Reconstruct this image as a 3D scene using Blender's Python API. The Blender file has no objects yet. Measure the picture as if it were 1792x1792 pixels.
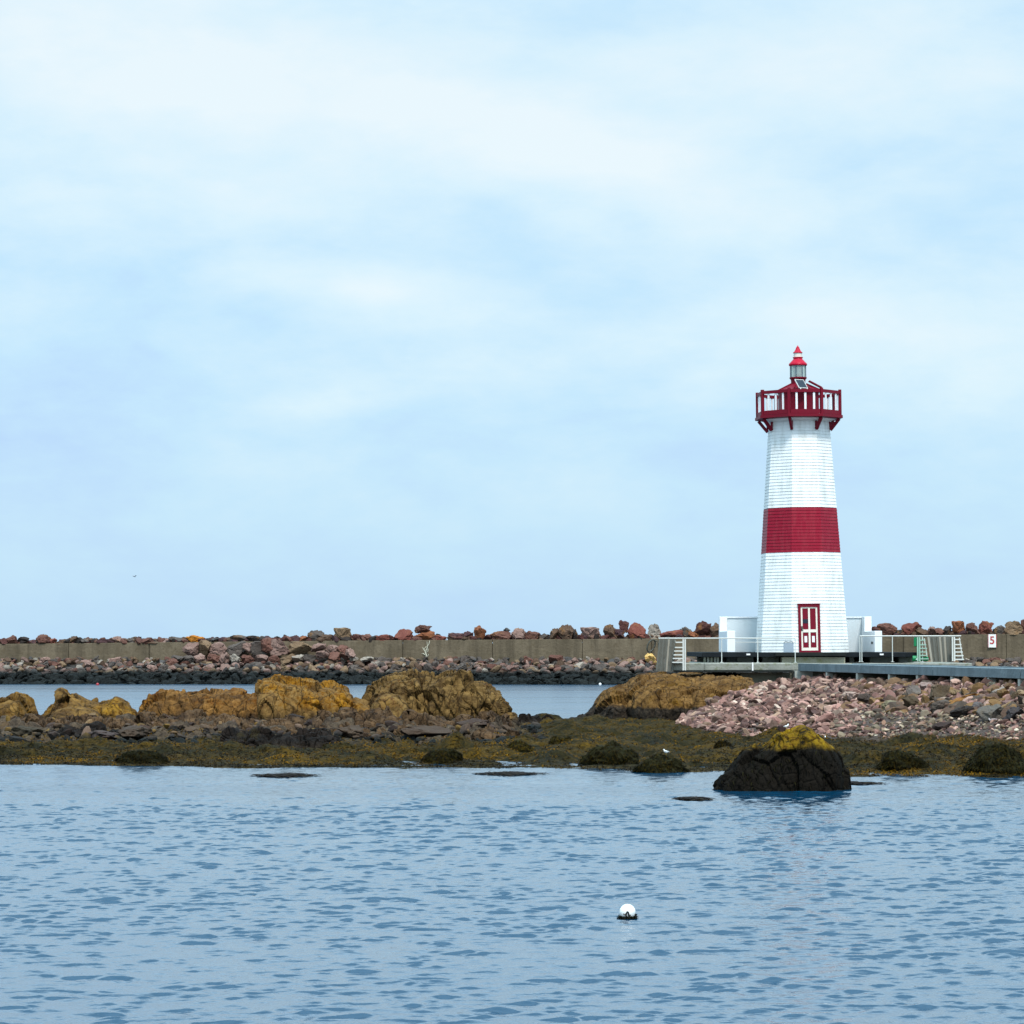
import bpy, bmesh, math, random
import numpy as np
from mathutils import Vector, Matrix

random.seed(7)
rng = np.random.default_rng(7)
R = math.radians
sc = bpy.context.scene
COL = sc.collection

# ------------------------------------------------------------------ camera
F, HOR, EYE = 5000.0, 1130.0, 3.55           # focal length and horizon in photo pixels (1792), eye height in metres
PITCH = math.atan((HOR - 896) / F)
cam_d = bpy.data.cameras.new('camera')
cam_d.sensor_width = 36.0
cam_d.lens = 36.0 * F / 1792.0
cam_d.clip_start, cam_d.clip_end = 0.5, 60000
cam = bpy.data.objects.new('camera', cam_d)
cam.location = (0, 0, EYE)
cam.rotation_euler = (R(90) + PITCH, 0, 0)
COL.objects.link(cam)
sc.camera = cam

# ------------------------------------------------------------------ render / exposure
sc.view_settings.view_transform = 'Standard'
sc.view_settings.look = 'None'
sc.view_settings.exposure = 0.32
sc.view_settings.gamma = 1.0
sc.cycles.use_denoising = True
sc.cycles.max_bounces = 8

# ------------------------------------------------------------------ node helper
class NT:
    def __init__(s, tree):
        s.t = tree
    def n(s, kind, ins=None, **props):
        nd = s.t.nodes.new(kind)
        for k, v in props.items():
            setattr(nd, k, v)
        for k, v in (ins or {}).items():
            sock = nd.inputs[k]
            if isinstance(v, bpy.types.NodeSocket):
                s.t.links.new(v, sock)
            else:
                sock.default_value = v
        return nd
    def link(s, a, b):
        s.t.links.new(a, b)
    def math(s, op, a, b=0.0, c=0.0, clamp=False):
        nd = s.n('ShaderNodeMath', {0: a, 1: b, 2: c}, operation=op, use_clamp=clamp)
        return nd.outputs[0]
    def ramp(s, fac, stops, interp='LINEAR'):
        nd = s.n('ShaderNodeValToRGB', {'Fac': fac})
        cr = nd.color_ramp
        cr.interpolation = interp
        while len(cr.elements) < len(stops):
            cr.elements.new(0.5)
        for e, (p, c) in zip(cr.elements, stops):
            e.position = p
            e.color = (c[0], c[1], c[2], 1) if not isinstance(c, (int, float)) else (c, c, c, 1)
        return nd.outputs['Color']
    def mix(s, fac, a, b, blend='MIX'):
        nd = s.n('ShaderNodeMix', data_type='RGBA', blend_type=blend, clamp_factor=True)
        for sock, v in ((nd.inputs[0], fac), (nd.inputs[6], a), (nd.inputs[7], b)):
            if isinstance(v, bpy.types.NodeSocket):
                s.t.links.new(v, sock)
            else:
                sock.default_value = v if isinstance(v, (int, float)) else (v[0], v[1], v[2], 1)
        return nd.outputs[2]
    def maprange(s, v, a, b, c=0.0, d=1.0, smooth=False):
        nd = s.n('ShaderNodeMapRange', {'Value': v, 'From Min': a, 'From Max': b, 'To Min': c, 'To Max': d},
                 interpolation_type='SMOOTHSTEP' if smooth else 'LINEAR')
        return nd.outputs[0]
    def noise(s, vec, scale, detail=3, rough=0.55, **kw):
        nd = s.n('ShaderNodeTexNoise', {'Vector': vec, 'Scale': scale, 'Detail': detail, 'Roughness': rough}, **kw)
        return nd.outputs[0]

def S(r, g, b):
    f = lambda c: (c / 255 / 12.92) if c / 255 <= 0.04045 else ((c / 255 + 0.055) / 1.055) ** 2.4
    return (f(r), f(g), f(b))

# ------------------------------------------------------------------ world: hazy sky with soft cloud bands
SUN_EL, SUN_AZ = 58.0, 166.0        # azimuth measured clockwise from +Y (the way the camera looks): behind, to the right
wd = bpy.data.worlds.new('World')
sc.world = wd
wd.use_nodes = True
wt = NT(wd.node_tree)
wd.node_tree.nodes.clear()
sky = wt.n('ShaderNodeTexSky', sky_type='NISHITA', sun_disc=False, sun_elevation=R(SUN_EL), sun_rotation=R(SUN_AZ),
           air_density=1.0, dust_density=1.5, ozone_density=2.0)
dirv = wt.n('ShaderNodeTexCoord').outputs['Generated']
sep = wt.n('ShaderNodeSeparateXYZ', {0: dirv})
dx, dy, dz = sep.outputs
mp = wt.n('ShaderNodeMapping', {'Vector': dirv, 'Scale': (9.0, 9.0, 26.0), 'Location': (2.3, 0.4, 1.2), 'Rotation': (0, R(8), 0)})
warp = wt.n('ShaderNodeTexNoise', {'Vector': mp.outputs[0], 'Scale': 0.8, 'Detail': 2.0})
wv = wt.n('ShaderNodeVectorMath', {0: warp.outputs['Color'], 1: (0.5, 0.5, 0.5)}, operation='SUBTRACT').outputs[0]
wv = wt.n('ShaderNodeVectorMath', {0: wv, 'Scale': 1.1}, operation='SCALE').outputs[0]
wv = wt.n('ShaderNodeVectorMath', {0: mp.outputs[0], 1: wv}, operation='ADD').outputs[0]
cl = wt.noise(wv, 1.0, 8, 0.58)
cl = wt.maprange(cl, 0.30, 0.70, 0.0, 1.0)

def cloudbank(x, y, rx, ry, tilt, amt):
    """a soft elongated bank of cloud around the sky direction seen at photo pixel x, y"""
    ax, el = math.atan((x - 896) / F), math.atan((HOR - y) / F)
    m = wt.n('ShaderNodeMapping', {'Vector': wt.n('ShaderNodeCombineXYZ', {0: dx, 1: 0.0, 2: dz}).outputs[0],
                                   'Location': (math.sin(ax), 0, math.sin(el)), 'Rotation': (0, R(tilt), 0),
                                   'Scale': (rx / F, 1.0, ry / F)}, vector_type='TEXTURE')
    g = wt.n('ShaderNodeTexGradient', {'Vector': m.outputs[0]}, gradient_type='SPHERICAL').outputs[1]
    g = wt.math('SMOOTH_MIN', g, 1.0, 0.2)
    return wt.math('MULTIPLY', wt.math('POWER', g, 1.3), amt)

banks = [(360, 130, 800, 270, 8, 0.85), (1080, 285, 560, 130, 14, 0.65), (620, 505, 380, 80, 4, 0.55),
         (1330, 130, 700, 170, 0, 0.35), (1480, 560, 480, 150, 0, 0.45), (1040, 410, 200, 60, 20, 0.30),
         (1720, 680, 260, 130, 0, 0.30), (520, 720, 300, 60, -8, 0.22),
         (140, 760, 420, 200, 4, -0.30), (230, 365, 430, 120, 0, 0.32), (1250, 780, 600, 130, 4, -0.25), (1650, 120, 300, 160, 0, 0.15)]
mp2 = wt.n('ShaderNodeMapping', {'Vector': dirv, 'Scale': (26.0, 26.0, 60.0), 'Location': (1.3, 4.4, 2.2), 'Rotation': (0, R(6), 0)})
cl2 = wt.maprange(wt.noise(mp2.outputs[0], 1.0, 6, 0.6), 0.3, 0.7, -0.5, 0.5)
acc = wt.math('ADD', wt.math('MULTIPLY_ADD', cl, 0.32, 0.06), wt.math('MULTIPLY', cl2, 0.24))
for b in banks:
    acc = wt.math('ADD', acc, cloudbank(*b))
lowfade = wt.maprange(dz, 0.0, 0.10, 0.35, 1.0, True)
acc = wt.math('MULTIPLY', acc, lowfade)
acc = wt.math('ADD', acc, wt.maprange(dz, 0.0, 0.22, 0.10, 0.22))
cc = wt.ramp(acc, [(0.0, (0.47, 0.675, 0.955)), (0.28, (0.545, 0.785, 0.965)), (0.62, (0.69, 0.872, 0.968)), (1.0, (0.825, 0.928, 0.968))])
# an overcast vault is brighter overhead than near the horizon
up = wt.maprange(dz, 0.60, 0.95, 1.0, 2.6, True)
band = wt.math('MULTIPLY', wt.maprange(dz, 0.215, 0.31, 0.0, 0.80, True), wt.maprange(dz, 0.33, 0.68, 1.0, 0.0, True))   # added bright belt above the view, lightens the water's reflections
up = wt.math('ADD', up, band)
back = wt.maprange(dy, 0.3, -0.6, 1.0, 1.25, True)
vault = wt.math('MULTIPLY', up, back)
white = wt.maprange(dz, 0.2, 0.6, 0.0, 0.75, True)
cc = wt.mix(white, cc, (0.54, 0.82, 1.0))
b1 = wt.n('ShaderNodeBackground', {'Color': cc, 'Strength': wt.math('MULTIPLY', vault, 0.86)})
b2 = wt.n('ShaderNodeBackground', {'Color': sky.outputs[0], 'Strength': 0.1})
mixw = wt.n('ShaderNodeMixShader', {0: 0.88})
wt.link(b2.outputs[0], mixw.inputs[1])
wt.link(b1.outputs[0], mixw.inputs[2])
wt.link(mixw.outputs[0], wt.n('ShaderNodeOutputWorld').inputs[0])

# ------------------------------------------------------------------ sun (veiled)
sd = bpy.data.lights.new('sun', 'SUN')
sd.energy = 2.8
sd.angle = R(10)
sd.color = (1.0, 0.96, 0.90)
sun = bpy.data.objects.new('sun', sd)
sdir = Vector((math.sin(R(SUN_AZ)) * math.cos(R(SUN_EL)), math.cos(R(SUN_AZ)) * math.cos(R(SUN_EL)), math.sin(R(SUN_EL))))
sun.rotation_euler = sdir.to_track_quat('Z', 'Y').to_euler()
sun.location = (60, -60, 80)
COL.objects.link(sun)

# ------------------------------------------------------------------ where things stand
CR = Matrix.Rotation(R(90) + PITCH, 3, 'X')
def W(x, y, d):
    """the point at distance d (world Y) in the direction of photo pixel x, y"""
    v = CR @ Vector(((x - 896) / F, -(y - 896) / F, -1))
    v = v * (d / v.y)
    return Vector((v.x, v.y, v.z + EYE))
def Xp(x, d): return (x - 896) / F * d
def Zp(y, d): return W(896, y, d).z

# ------------------------------------------------------------------ numpy noise
_perm = np.random.default_rng(99).permutation(4096)
def _h(ix, iy, iz, k=0):
    return _perm[(_perm[(_perm[(ix + k * 131) & 4095] + iy) & 4095] + iz) & 4095]
def vnoise(P):
    Pi = np.floor(P).astype(np.int64)
    f = P - Pi
    w = f * f * f * (f * (f * 6 - 15) + 10)
    out = 0
    for a in (0, 1):
        for b in (0, 1):
            for c in (0, 1):
                hv = _h(Pi[:, 0] + a, Pi[:, 1] + b, Pi[:, 2] + c) / 4095.0
                out = out + hv * (w[:, 0] if a else 1 - w[:, 0]) * (w[:, 1] if b else 1 - w[:, 1]) * (w[:, 2] if c else 1 - w[:, 2])
    return out * 2 - 1
def fbm(P, octv=4, gain=0.5):
    o, a, s = 0, 1.0, 0
    for i in range(octv):
        o = o + a * vnoise(P * (2.03 ** i) + 17.3 * i)
        s += a
        a *= gain
    return o / s
def ridged(P, octv=4, gain=0.5):
    o, a, s = 0, 1.0, 0
    for i in range(octv):
        o = o + a * (1 - np.abs(vnoise(P * (2.03 ** i) + 31.7 * i)) * 2)
        s += a
        a *= gain
    return o / s
def worley(P):
    Pi = np.floor(P).astype(np.int64)
    n = len(P)
    f1 = np.full(n, 9.0); f2 = np.full(n, 9.0)
    cen = np.zeros((n, 3)); rid = np.zeros((n, 3))
    for a in (-1, 0, 1):
        for b in (-1, 0, 1):
            for c in (-1, 0, 1):
                ix, iy, iz = Pi[:, 0] + a, Pi[:, 1] + b, Pi[:, 2] + c
                r = np.stack([_h(ix, iy, iz, k) / 4095.0 for k in (1, 2, 3)], 1)
                cp = np.stack([ix, iy, iz], 1) + r
                d = np.linalg.norm(P - cp, axis=1)
                near = d < f1
                f2 = np.where(near, f1, np.minimum(f2, d))
                f1 = np.where(near, d, f1)
                cen[near] = cp[near]
                rr = np.stack([_h(ix, iy, iz, k) / 4095.0 for k in (4, 5, 6)], 1)
                rid[near] = rr[near]
    return f1, f2, cen, rid
def crag(P, size, amp, crack=0.5):
    q = P / size
    f1, f2, cen, rid = worley(q)
    tilt = ((q - cen) * (rid - 0.5)).sum(1) * 2.6
    return amp * ((rid[:, 0] - 0.5) + tilt - crack * np.exp(-((f2 - f1) / 0.07)))

# ------------------------------------------------------------------ mesh helpers
def mesh_from(name, V, Fc, mats, smooth=False, sharp=None, col=None, parent=None, loc=None):
    me = bpy.data.meshes.new(name)
    me.from_pydata([tuple(v) for v in V] if not isinstance(V, np.ndarray) else V.tolist(), [], Fc if not isinstance(Fc, np.ndarray) else Fc.tolist())
    for m in (mats if isinstance(mats, (list, tuple)) else [mats]):
        me.materials.append(m)
    if smooth:
        me.polygons.foreach_set('use_smooth', [True] * len(me.polygons))
        if sharp:
            me.set_sharp_from_angle(angle=R(sharp))
    if col is not None:
        at = me.attributes.new('col', 'FLOAT_COLOR', 'POINT')
        c4 = np.ones((len(V), 4)); c4[:, :3] = col
        at.data.foreach_set('color', c4.ravel())
    me.update()
    o = bpy.data.objects.new(name, me)
    COL.objects.link(o)
    if parent:
        o.parent = parent
    if loc is not None:
        o.location = loc
    return o

class MB:
    """collects boxes, bars and turned shapes; build() links them as one mesh object"""
    def __init__(s):
        s.bm = bmesh.new()
    def box(s, x0, x1, y0, y1, z0, z1, M=None):
        vs = [s.bm.verts.new(p) for p in ((x0, y0, z0), (x1, y0, z0), (x1, y1, z0), (x0, y1, z0), (x0, y0, z1), (x1, y0, z1), (x1, y1, z1), (x0, y1, z1))]
        for f in ((3, 2, 1, 0), (4, 5, 6, 7), (0, 1, 5, 4), (1, 2, 6, 5), (2, 3, 7, 6), (3, 0, 4, 7)):
            s.bm.faces.new([vs[i] for i in f])
        if M is not None:
            bmesh.ops.transform(s.bm, matrix=M, verts=vs)
        return s
    def bar(s, a, b, w, h=None, up=(0, 0, 1)):
        a, b = Vector(a), Vector(b)
        h = h or w
        d = b - a
        z = d.normalized()
        u = Vector(up)
        if abs(z.dot(u)) > 0.99:
            u = Vector((0, 1, 0))
        x = u.cross(z).normalized()
        y = z.cross(x)
        M = Matrix((x, y, z)).transposed().to_4x4()
        M.translation = a
        s.box(-w / 2, w / 2, -h / 2, h / 2, 0, d.length, M)
        return s
    def tube(s, pts, r, n=8, r1=None):
        pts = [Vector(p) for p in pts]
        rings = []
        for i, p in enumerate(pts):
            t = (pts[min(i + 1, len(pts) - 1)] - pts[max(i - 1, 0)]).normalized()
            u = Vector((0, 0, 1)) if abs(t.z) < 0.9 else Vector((0, 1, 0))
            x = u.cross(t).normalized(); y = t.cross(x)
            rr = r + ((r1 if r1 is not None else r) - r) * i / max(1, len(pts) - 1)
            rings.append([s.bm.verts.new(p + (x * math.cos(2 * math.pi * k / n) + y * math.sin(2 * math.pi * k / n)) * rr) for k in range(n)])
        for a, b in zip(rings, rings[1:]):
            for k in range(n):
                s.bm.faces.new((a[k], a[(k + 1) % n], b[(k + 1) % n], b[k]))
        s.bm.faces.new(rings[0][::-1]); s.bm.faces.new(rings[-1])
        return s
    def lathe(s, prof, n=24, ang0=0.0, c=(0, 0)):
        rings = []
        for r, z in prof:
            rings.append([s.bm.verts.new((c[0] + r * math.cos(ang0 + 2 * math.pi * k / n), c[1] + r * math.sin(ang0 + 2 * math.pi * k / n), z)) for k in range(n)])
        for a, b in zip(rings, rings[1:]):
            for k in range(n):
                s.bm.faces.new((a[k], a[(k + 1) % n], b[(k + 1) % n], b[k]))
        s.bm.faces.new(rings[0][::-1]); s.bm.faces.new(rings[-1])
        return s
    def build(s, name, mat, parent=None, loc=None, bevel=0.0, smooth=None):
        bmesh.ops.recalc_face_normals(s.bm, faces=s.bm.faces)
        if bevel:
            es = [e for e in s.bm.edges if len(e.link_faces) == 2 and e.calc_face_angle(0) > 0.6]
            bmesh.ops.bevel(s.bm, geom=es, offset=bevel, segments=1, affect='EDGES', profile=0.5)
        me = bpy.data.meshes.new(name)
        s.bm.to_mesh(me); s.bm.free()
        me.materials.append(mat)
        if smooth:
            me.polygons.foreach_set('use_smooth', [True] * len(me.polygons))
            me.set_sharp_from_angle(angle=R(smooth))
        o = bpy.data.objects.new(name, me)
        COL.objects.link(o)
        if parent: o.parent = parent
        if loc is not None: o.location = loc
        return o

def tag(o, label=None, cat=None, group=None, kind=None):
    if label: o['label'] = label
    if cat: o['category'] = cat
    if group: o['group'] = group
    if kind: o['kind'] = kind
    return o
def thing(name, loc, label, cat, group=None, rot=(0, 0, 0)):
    o = bpy.data.objects.new(name, None)
    COL.objects.link(o)
    o.location = loc; o.rotation_euler = rot
    o.empty_display_size = 0.2
    return tag(o, label, cat, group)

# ------------------------------------------------------------------ materials
def new_mat(name):
    m = bpy.data.materials.new(name)
    m.use_nodes = True
    t = NT(m.node_tree)
    bs = m.node_tree.nodes['Principled BSDF']
    return m, t, bs
def world_pos(t): return t.n('ShaderNodeNewGeometry').outputs['Position']
def bump(t, bs, h, dist, strength=1.0):
    b = t.n('ShaderNodeBump', {'Height': h, 'Distance': dist, 'Strength': strength})
    t.link(b.outputs[0], bs.inputs['Normal'])

def paint(name, c, rough=0.5, dirt=0.25, dirt_c=(0.25, 0.26, 0.24), scale=2.5, metallic=0.0, streak=True, spec=0.35, lo=0.48):
    m, t, bs = new_mat(name)
    p = world_pos(t)
    if streak:
        v = t.n('ShaderNodeMapping', {'Vector': p, 'Scale': (1.0, 1.0, 0.25)}).outputs[0]
    else:
        v = p
    n1 = t.noise(v, scale * 2.2, 5, 0.65)
    n2 = t.noise(p, scale * 9, 3, 0.6)
    f = t.math('ADD', t.maprange(n1, lo, lo + 0.3, 0, 1), t.maprange(n2, 0.62, 0.8, 0, 0.6))
    f = t.math('MULTIPLY', f, dirt, clamp=True)
    t.link(t.mix(f, c, dirt_c), bs.inputs['Base Color'])
    bs.inputs['Roughness'].default_value = rough
    bs.inputs['Metallic'].default_value = metallic
    bs.inputs['Specular IOR Level'].default_value = spec
    bump(t, bs, n2, 0.004)
    return m

def concrete(name, c, c2, scale=1.0, rough=0.85, moss=None, streak=0.0):
    m, t, bs = new_mat(name)
    p = world_pos(t)
    v = t.n('ShaderNodeMapping', {'Vector': p, 'Scale': (1.0, 1.0, 0.35)}).outputs[0]
    n1 = t.noise(v, 0.9 * scale, 6, 0.62)
    n2 = t.noise(p, 6 * scale, 4, 0.6)
    n3 = t.noise(t.n('ShaderNodeMapping', {'Vector': p, 'Scale': (1.0, 1.0, 6.0)}).outputs[0], 0.8 * scale, 3, 0.6)
    cc = t.mix(t.maprange(n1, 0.35, 0.68), c, c2)
    cc = t.mix(t.maprange(n2, 0.55, 0.75, 0, 0.5), cc, [x * 0.55 for x in c])
    cc = t.mix(t.maprange(n3, 0.55, 0.7, 0, 0.35), cc, [x * 1.35 for x in c2])
    if streak:
        sv = t.n('ShaderNodeMapping', {'Vector': p, 'Scale': (1.6, 1.6, 0.12)}).outputs[0]
        cc = t.mix(t.maprange(t.noise(sv, 1.0, 5, 0.65), 0.48, 0.68, 0, streak), cc, [x * 0.38 for x in c])
    if moss:
        cc = t.mix(t.maprange(t.noise(p, 2.2 * scale, 4, 0.7), 0.52, 0.68, 0, 0.75), cc, moss)
    t.link(cc, bs.inputs['Base Color'])
    bs.inputs['Roughness'].default_value = rough
    bs.inputs['Specular IOR Level'].default_value = 0.2
    bump(t, bs, t.math('ADD', n2, n1), 0.03 / scale)
    return m

def rock_mat(name, src, wet=None, lichen=None, rough=0.8, scale=1.0, bumpd=0.05):
    m, t, bs = new_mat(name)
    p = world_pos(t)
    base = t.n('ShaderNodeObjectInfo').outputs['Color'] if src == 'object' else t.n('ShaderNodeAttribute', attribute_name='col').outputs['Color']
    n1 = t.noise(p, 1.3 * scale, 5, 0.6)
    n2 = t.noise(p, 7 * scale, 4, 0.65)
    n3 = t.noise(p, 24 * scale, 2, 0.6)
    c = t.mix(t.maprange(n1, 0.4, 0.68, 0, 0.55), base, t.mix(1.0, base, (0.62, 0.52, 0.50), 'MULTIPLY'))
    c = t.mix(t.maprange(n2, 0.5, 0.72, 0, 0.55), c, t.mix(1.0, c, (1.55, 1.45, 1.4), 'MULTIPLY'))
    c = t.mix(t.maprange(n3, 0.56, 0.70, 0, 0.5), c, t.mix(1.0, c, (0.45, 0.42, 0.45), 'MULTIPLY'))
    if lichen:
        c = t.mix(t.maprange(t.noise(p, 1.1 * scale, 4, 0.65), 0.56, 0.66, 0, lichen[1]), c, lichen[0])
    r = rough
    if wet:
        z = t.n('ShaderNodeSeparateXYZ', {0: p}).outputs[2]
        zz = t.math('ADD', z, t.math('MULTIPLY', t.math('SUBTRACT', t.noise(p, 0.9, 4, 0.7), 0.5), wet[2]))
        k = t.maprange(zz, wet[0], wet[1], 0.0, 1.0, True)
        c = t.mix(k, t.mix(t.maprange(n2, 0.45, 0.7), (0.004, 0.005, 0.005), (0.016, 0.019, 0.016)), c)
        r = t.maprange(k, 0, 1, 0.75, rough)
    t.link(c, bs.inputs['Base Color'])
    if isinstance(r, float): bs.inputs['Roughness'].default_value = r
    else: t.link(r, bs.inputs['Roughness'])
    bs.inputs['Specular IOR Level'].default_value = 0.15
    bump(t, bs, t.math('ADD', n2, t.math('MULTIPLY', n3, 0.4)), bumpd)
    return m

M = {}
M['crest'] = rock_mat('boulder_rock', 'object', lichen=((0.26, 0.12, 0.03), 0.45), scale=0.9, bumpd=0.10)
M['rubble_o'] = rock_mat('tidal_boulder_rock', 'object', wet=(0.95, 1.5, 1.0), scale=0.9, bumpd=0.10)
M['rubble'] = rock_mat('tidal_rubble_rock', 'attr', wet=(0.95, 1.5, 1.0), scale=0.9, bumpd=0.10)
M['bank_o'] = rock_mat('bank_boulder_rock', 'object', lichen=((0.16, 0.09, 0.02), 0.18), scale=2.0, bumpd=0.04)
M['bank'] = rock_mat('bank_stone_rock', 'attr', scale=3.0, bumpd=0.02)
M['shelf'] = rock_mat('shelf_stone_rock', 'attr', wet=(0.30, 0.62, 0.5), scale=2.0, bumpd=0.04)
M['shelf_o'] = rock_mat('shelf_boulder_rock', 'object', scale=2.0, bumpd=0.04)
M['white'] = paint('white_boards', (0.80, 0.81, 0.80), 0.5, 0.6, (0.44, 0.44, 0.39), 1.3, lo=0.44)
M['red'] = paint('red_boards', (0.245, 0.006, 0.022), 0.42, 0.45, (0.32, 0.05, 0.06), 1.6, spec=0.12, lo=0.46)
M['red_dk'] = paint('red_paint', (0.165, 0.006, 0.018), 0.45, 0.35, (0.07, 0.012, 0.018), 3.0, spec=0.12)
M['red_br'] = paint('bright_red_paint', (0.42, 0.008, 0.030), 0.35, 0.12, (0.2, 0.01, 0.02), 3.0, spec=0.12)
M['cream'] = paint('cream_paint', (0.76, 0.70, 0.60), 0.5, 0.2, (0.5, 0.42, 0.3), 3.0)
M['picket'] = paint('white_paint', (0.80, 0.79, 0.78), 0.5, 0.15, (0.5, 0.5, 0.5), 3.0)
M['annex_w'] = paint('white_render', (0.80, 0.81, 0.82), 0.7, 0.15, (0.5, 0.52, 0.53), 1.2)
M['annex_g'] = paint('grey_back_wall', (0.60, 0.65, 0.67), 0.8, 0.30, (0.46, 0.52, 0.53), 1.0)  # flat grey for the back wall, darker than the wall ends
M['steel'] = paint('galvanised_steel', (0.58, 0.59, 0.55), 0.45, 0.25, (0.4, 0.38, 0.3), 6.0, metallic=0.0)
M['alum'] = paint('white_ladder_paint', (0.60, 0.60, 0.56), 0.4, 0.15, (0.5, 0.48, 0.4), 5.0)
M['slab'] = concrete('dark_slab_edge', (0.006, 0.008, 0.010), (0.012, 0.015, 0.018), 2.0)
M['deck'] = concrete('deck_concrete', (0.20, 0.205, 0.18), (0.29, 0.29, 0.25), 1.5, moss=(0.12, 0.13, 0.06))
M['plinth'] = concrete('plinth_concrete', (0.40, 0.37, 0.26), (0.52, 0.49, 0.38), 1.2, moss=(0.26, 0.25, 0.09))
M['found'] = concrete('foundation_concrete', (0.12, 0.118, 0.09), (0.18, 0.17, 0.125), 1.2)
M['pier'] = concrete('pier_concrete', (0.33, 0.33, 0.29), (0.46, 0.46, 0.41), 1.8)
M['ramp'] = concrete('gangway_beam', (0.115, 0.155, 0.175), (0.17, 0.215, 0.235), 1.0, rough=0.6, streak=0.35)
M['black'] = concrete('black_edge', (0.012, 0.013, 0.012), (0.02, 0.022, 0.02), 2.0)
M['wall'] = concrete('sea_wall_concrete', (0.096, 0.073, 0.046), (0.158, 0.122, 0.080), 0.7, moss=(0.100, 0.074, 0.044), streak=0.5)
M['plank'] = paint('weathered_planks', (0.12, 0.118, 0.10), 0.8, 0.8, (0.05, 0.048, 0.04), 5.0)
M['plank_lt'] = paint('pale_planks', (0.34, 0.31, 0.255), 0.8, 0.4, (0.2, 0.18, 0.14), 5.0)
M['green'] = paint('green_paint', (0.008, 0.21, 0.075), 0.45, 0.3, (0.01, 0.08, 0.03), 6.0)
M['glassframe'] = paint('lantern_frame_paint', (0.05, 0.085, 0.12), 0.4, 0.2, (0.03, 0.04, 0.05), 3.0)
M['cells'] = paint('solar_cells', (0.010, 0.016, 0.028), 0.3, 0.2, (0.03, 0.045, 0.055), 14.0, streak=False)
M['alum_g'] = paint('pale_green_paint', (0.30, 0.46, 0.36), 0.4, 0.2, (0.2, 0.45, 0.3), 5.0)
M['board'] = paint('notice_board_grey', (0.30, 0.36, 0.42), 0.6, 0.2, (0.22, 0.26, 0.3), 6.0)
M['hoop'] = paint('dark_hose', (0.055, 0.055, 0.045), 0.7, 0.3, (0.1, 0.1, 0.07), 6.0)
M['wood'] = paint('bleached_wood', (0.52, 0.49, 0.38), 0.8, 0.3, (0.3, 0.27, 0.2), 6.0)
M['sign_w'] = paint('sign_white', (0.78, 0.76, 0.72), 0.5, 0.1, (0.5, 0.45, 0.4), 3.0)
M['sign_r'] = paint('sign_red', (0.42, 0.03, 0.03), 0.5, 0.1, (0.3, 0.05, 0.05), 3.0)
M['float_w'] = paint('white_plastic', (0.80, 0.79, 0.76), 0.35, 0.12, (0.55, 0.52, 0.42), 9.0, streak=False)
M['float_r'] = paint('red_plastic', (0.35, 0.03, 0.04), 0.4, 0.1, (0.2, 0.03, 0.03), 5.0)
M['gull_w'] = paint('white_feathers', (0.78, 0.77, 0.74), 0.8, 0.1, (0.5, 0.5, 0.5), 9.0)
M['gull_g'] = paint('grey_feathers', (0.30, 0.32, 0.35), 0.8, 0.1, (0.2, 0.2, 0.22), 9.0)
M['beak'] = paint('yellow_beak', (0.5, 0.30, 0.04), 0.5, 0.1, (0.4, 0.2, 0.04), 9.0)

def glass_mat():
    m, t, bs = new_mat('lantern_glass')
    bs.inputs['Base Color'].default_value = (0.62, 0.72, 0.66, 1)
    bs.inputs['Roughness'].default_value = 0.08
    tr = t.n('ShaderNodeBsdfTransparent', {'Color': (0.72, 0.80, 0.76, 1)})
    mx = t.n('ShaderNodeMixShader', {0: 0.62})
    t.link(tr.outputs[0], mx.inputs[2]); t.link(bs.outputs[0], mx.inputs[1])
    t.link(mx.outputs[0], m.node_tree.nodes['Material Output'].inputs[0])
    return m
M['glass'] = glass_mat()

def weed_mat(name, src='attr'):
    m, t, bs = new_mat(name)
    p = world_pos(t)
    c = t.n('ShaderNodeAttribute', attribute_name='col').outputs['Color']
    n = t.noise(p, 9, 3, 0.6)
    c = t.mix(t.maprange(n, 0.4, 0.7, 0, 0.6), c, t.mix(1.0, c, (0.45, 0.45, 0.5), 'MULTIPLY'))
    t.link(c, bs.inputs['Base Color'])
    bs.inputs['Roughness'].default_value = 0.6
    bs.inputs['Specular IOR Level'].default_value = 0.02
    return m
M['weed'] = weed_mat('wet_rockweed')

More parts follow.
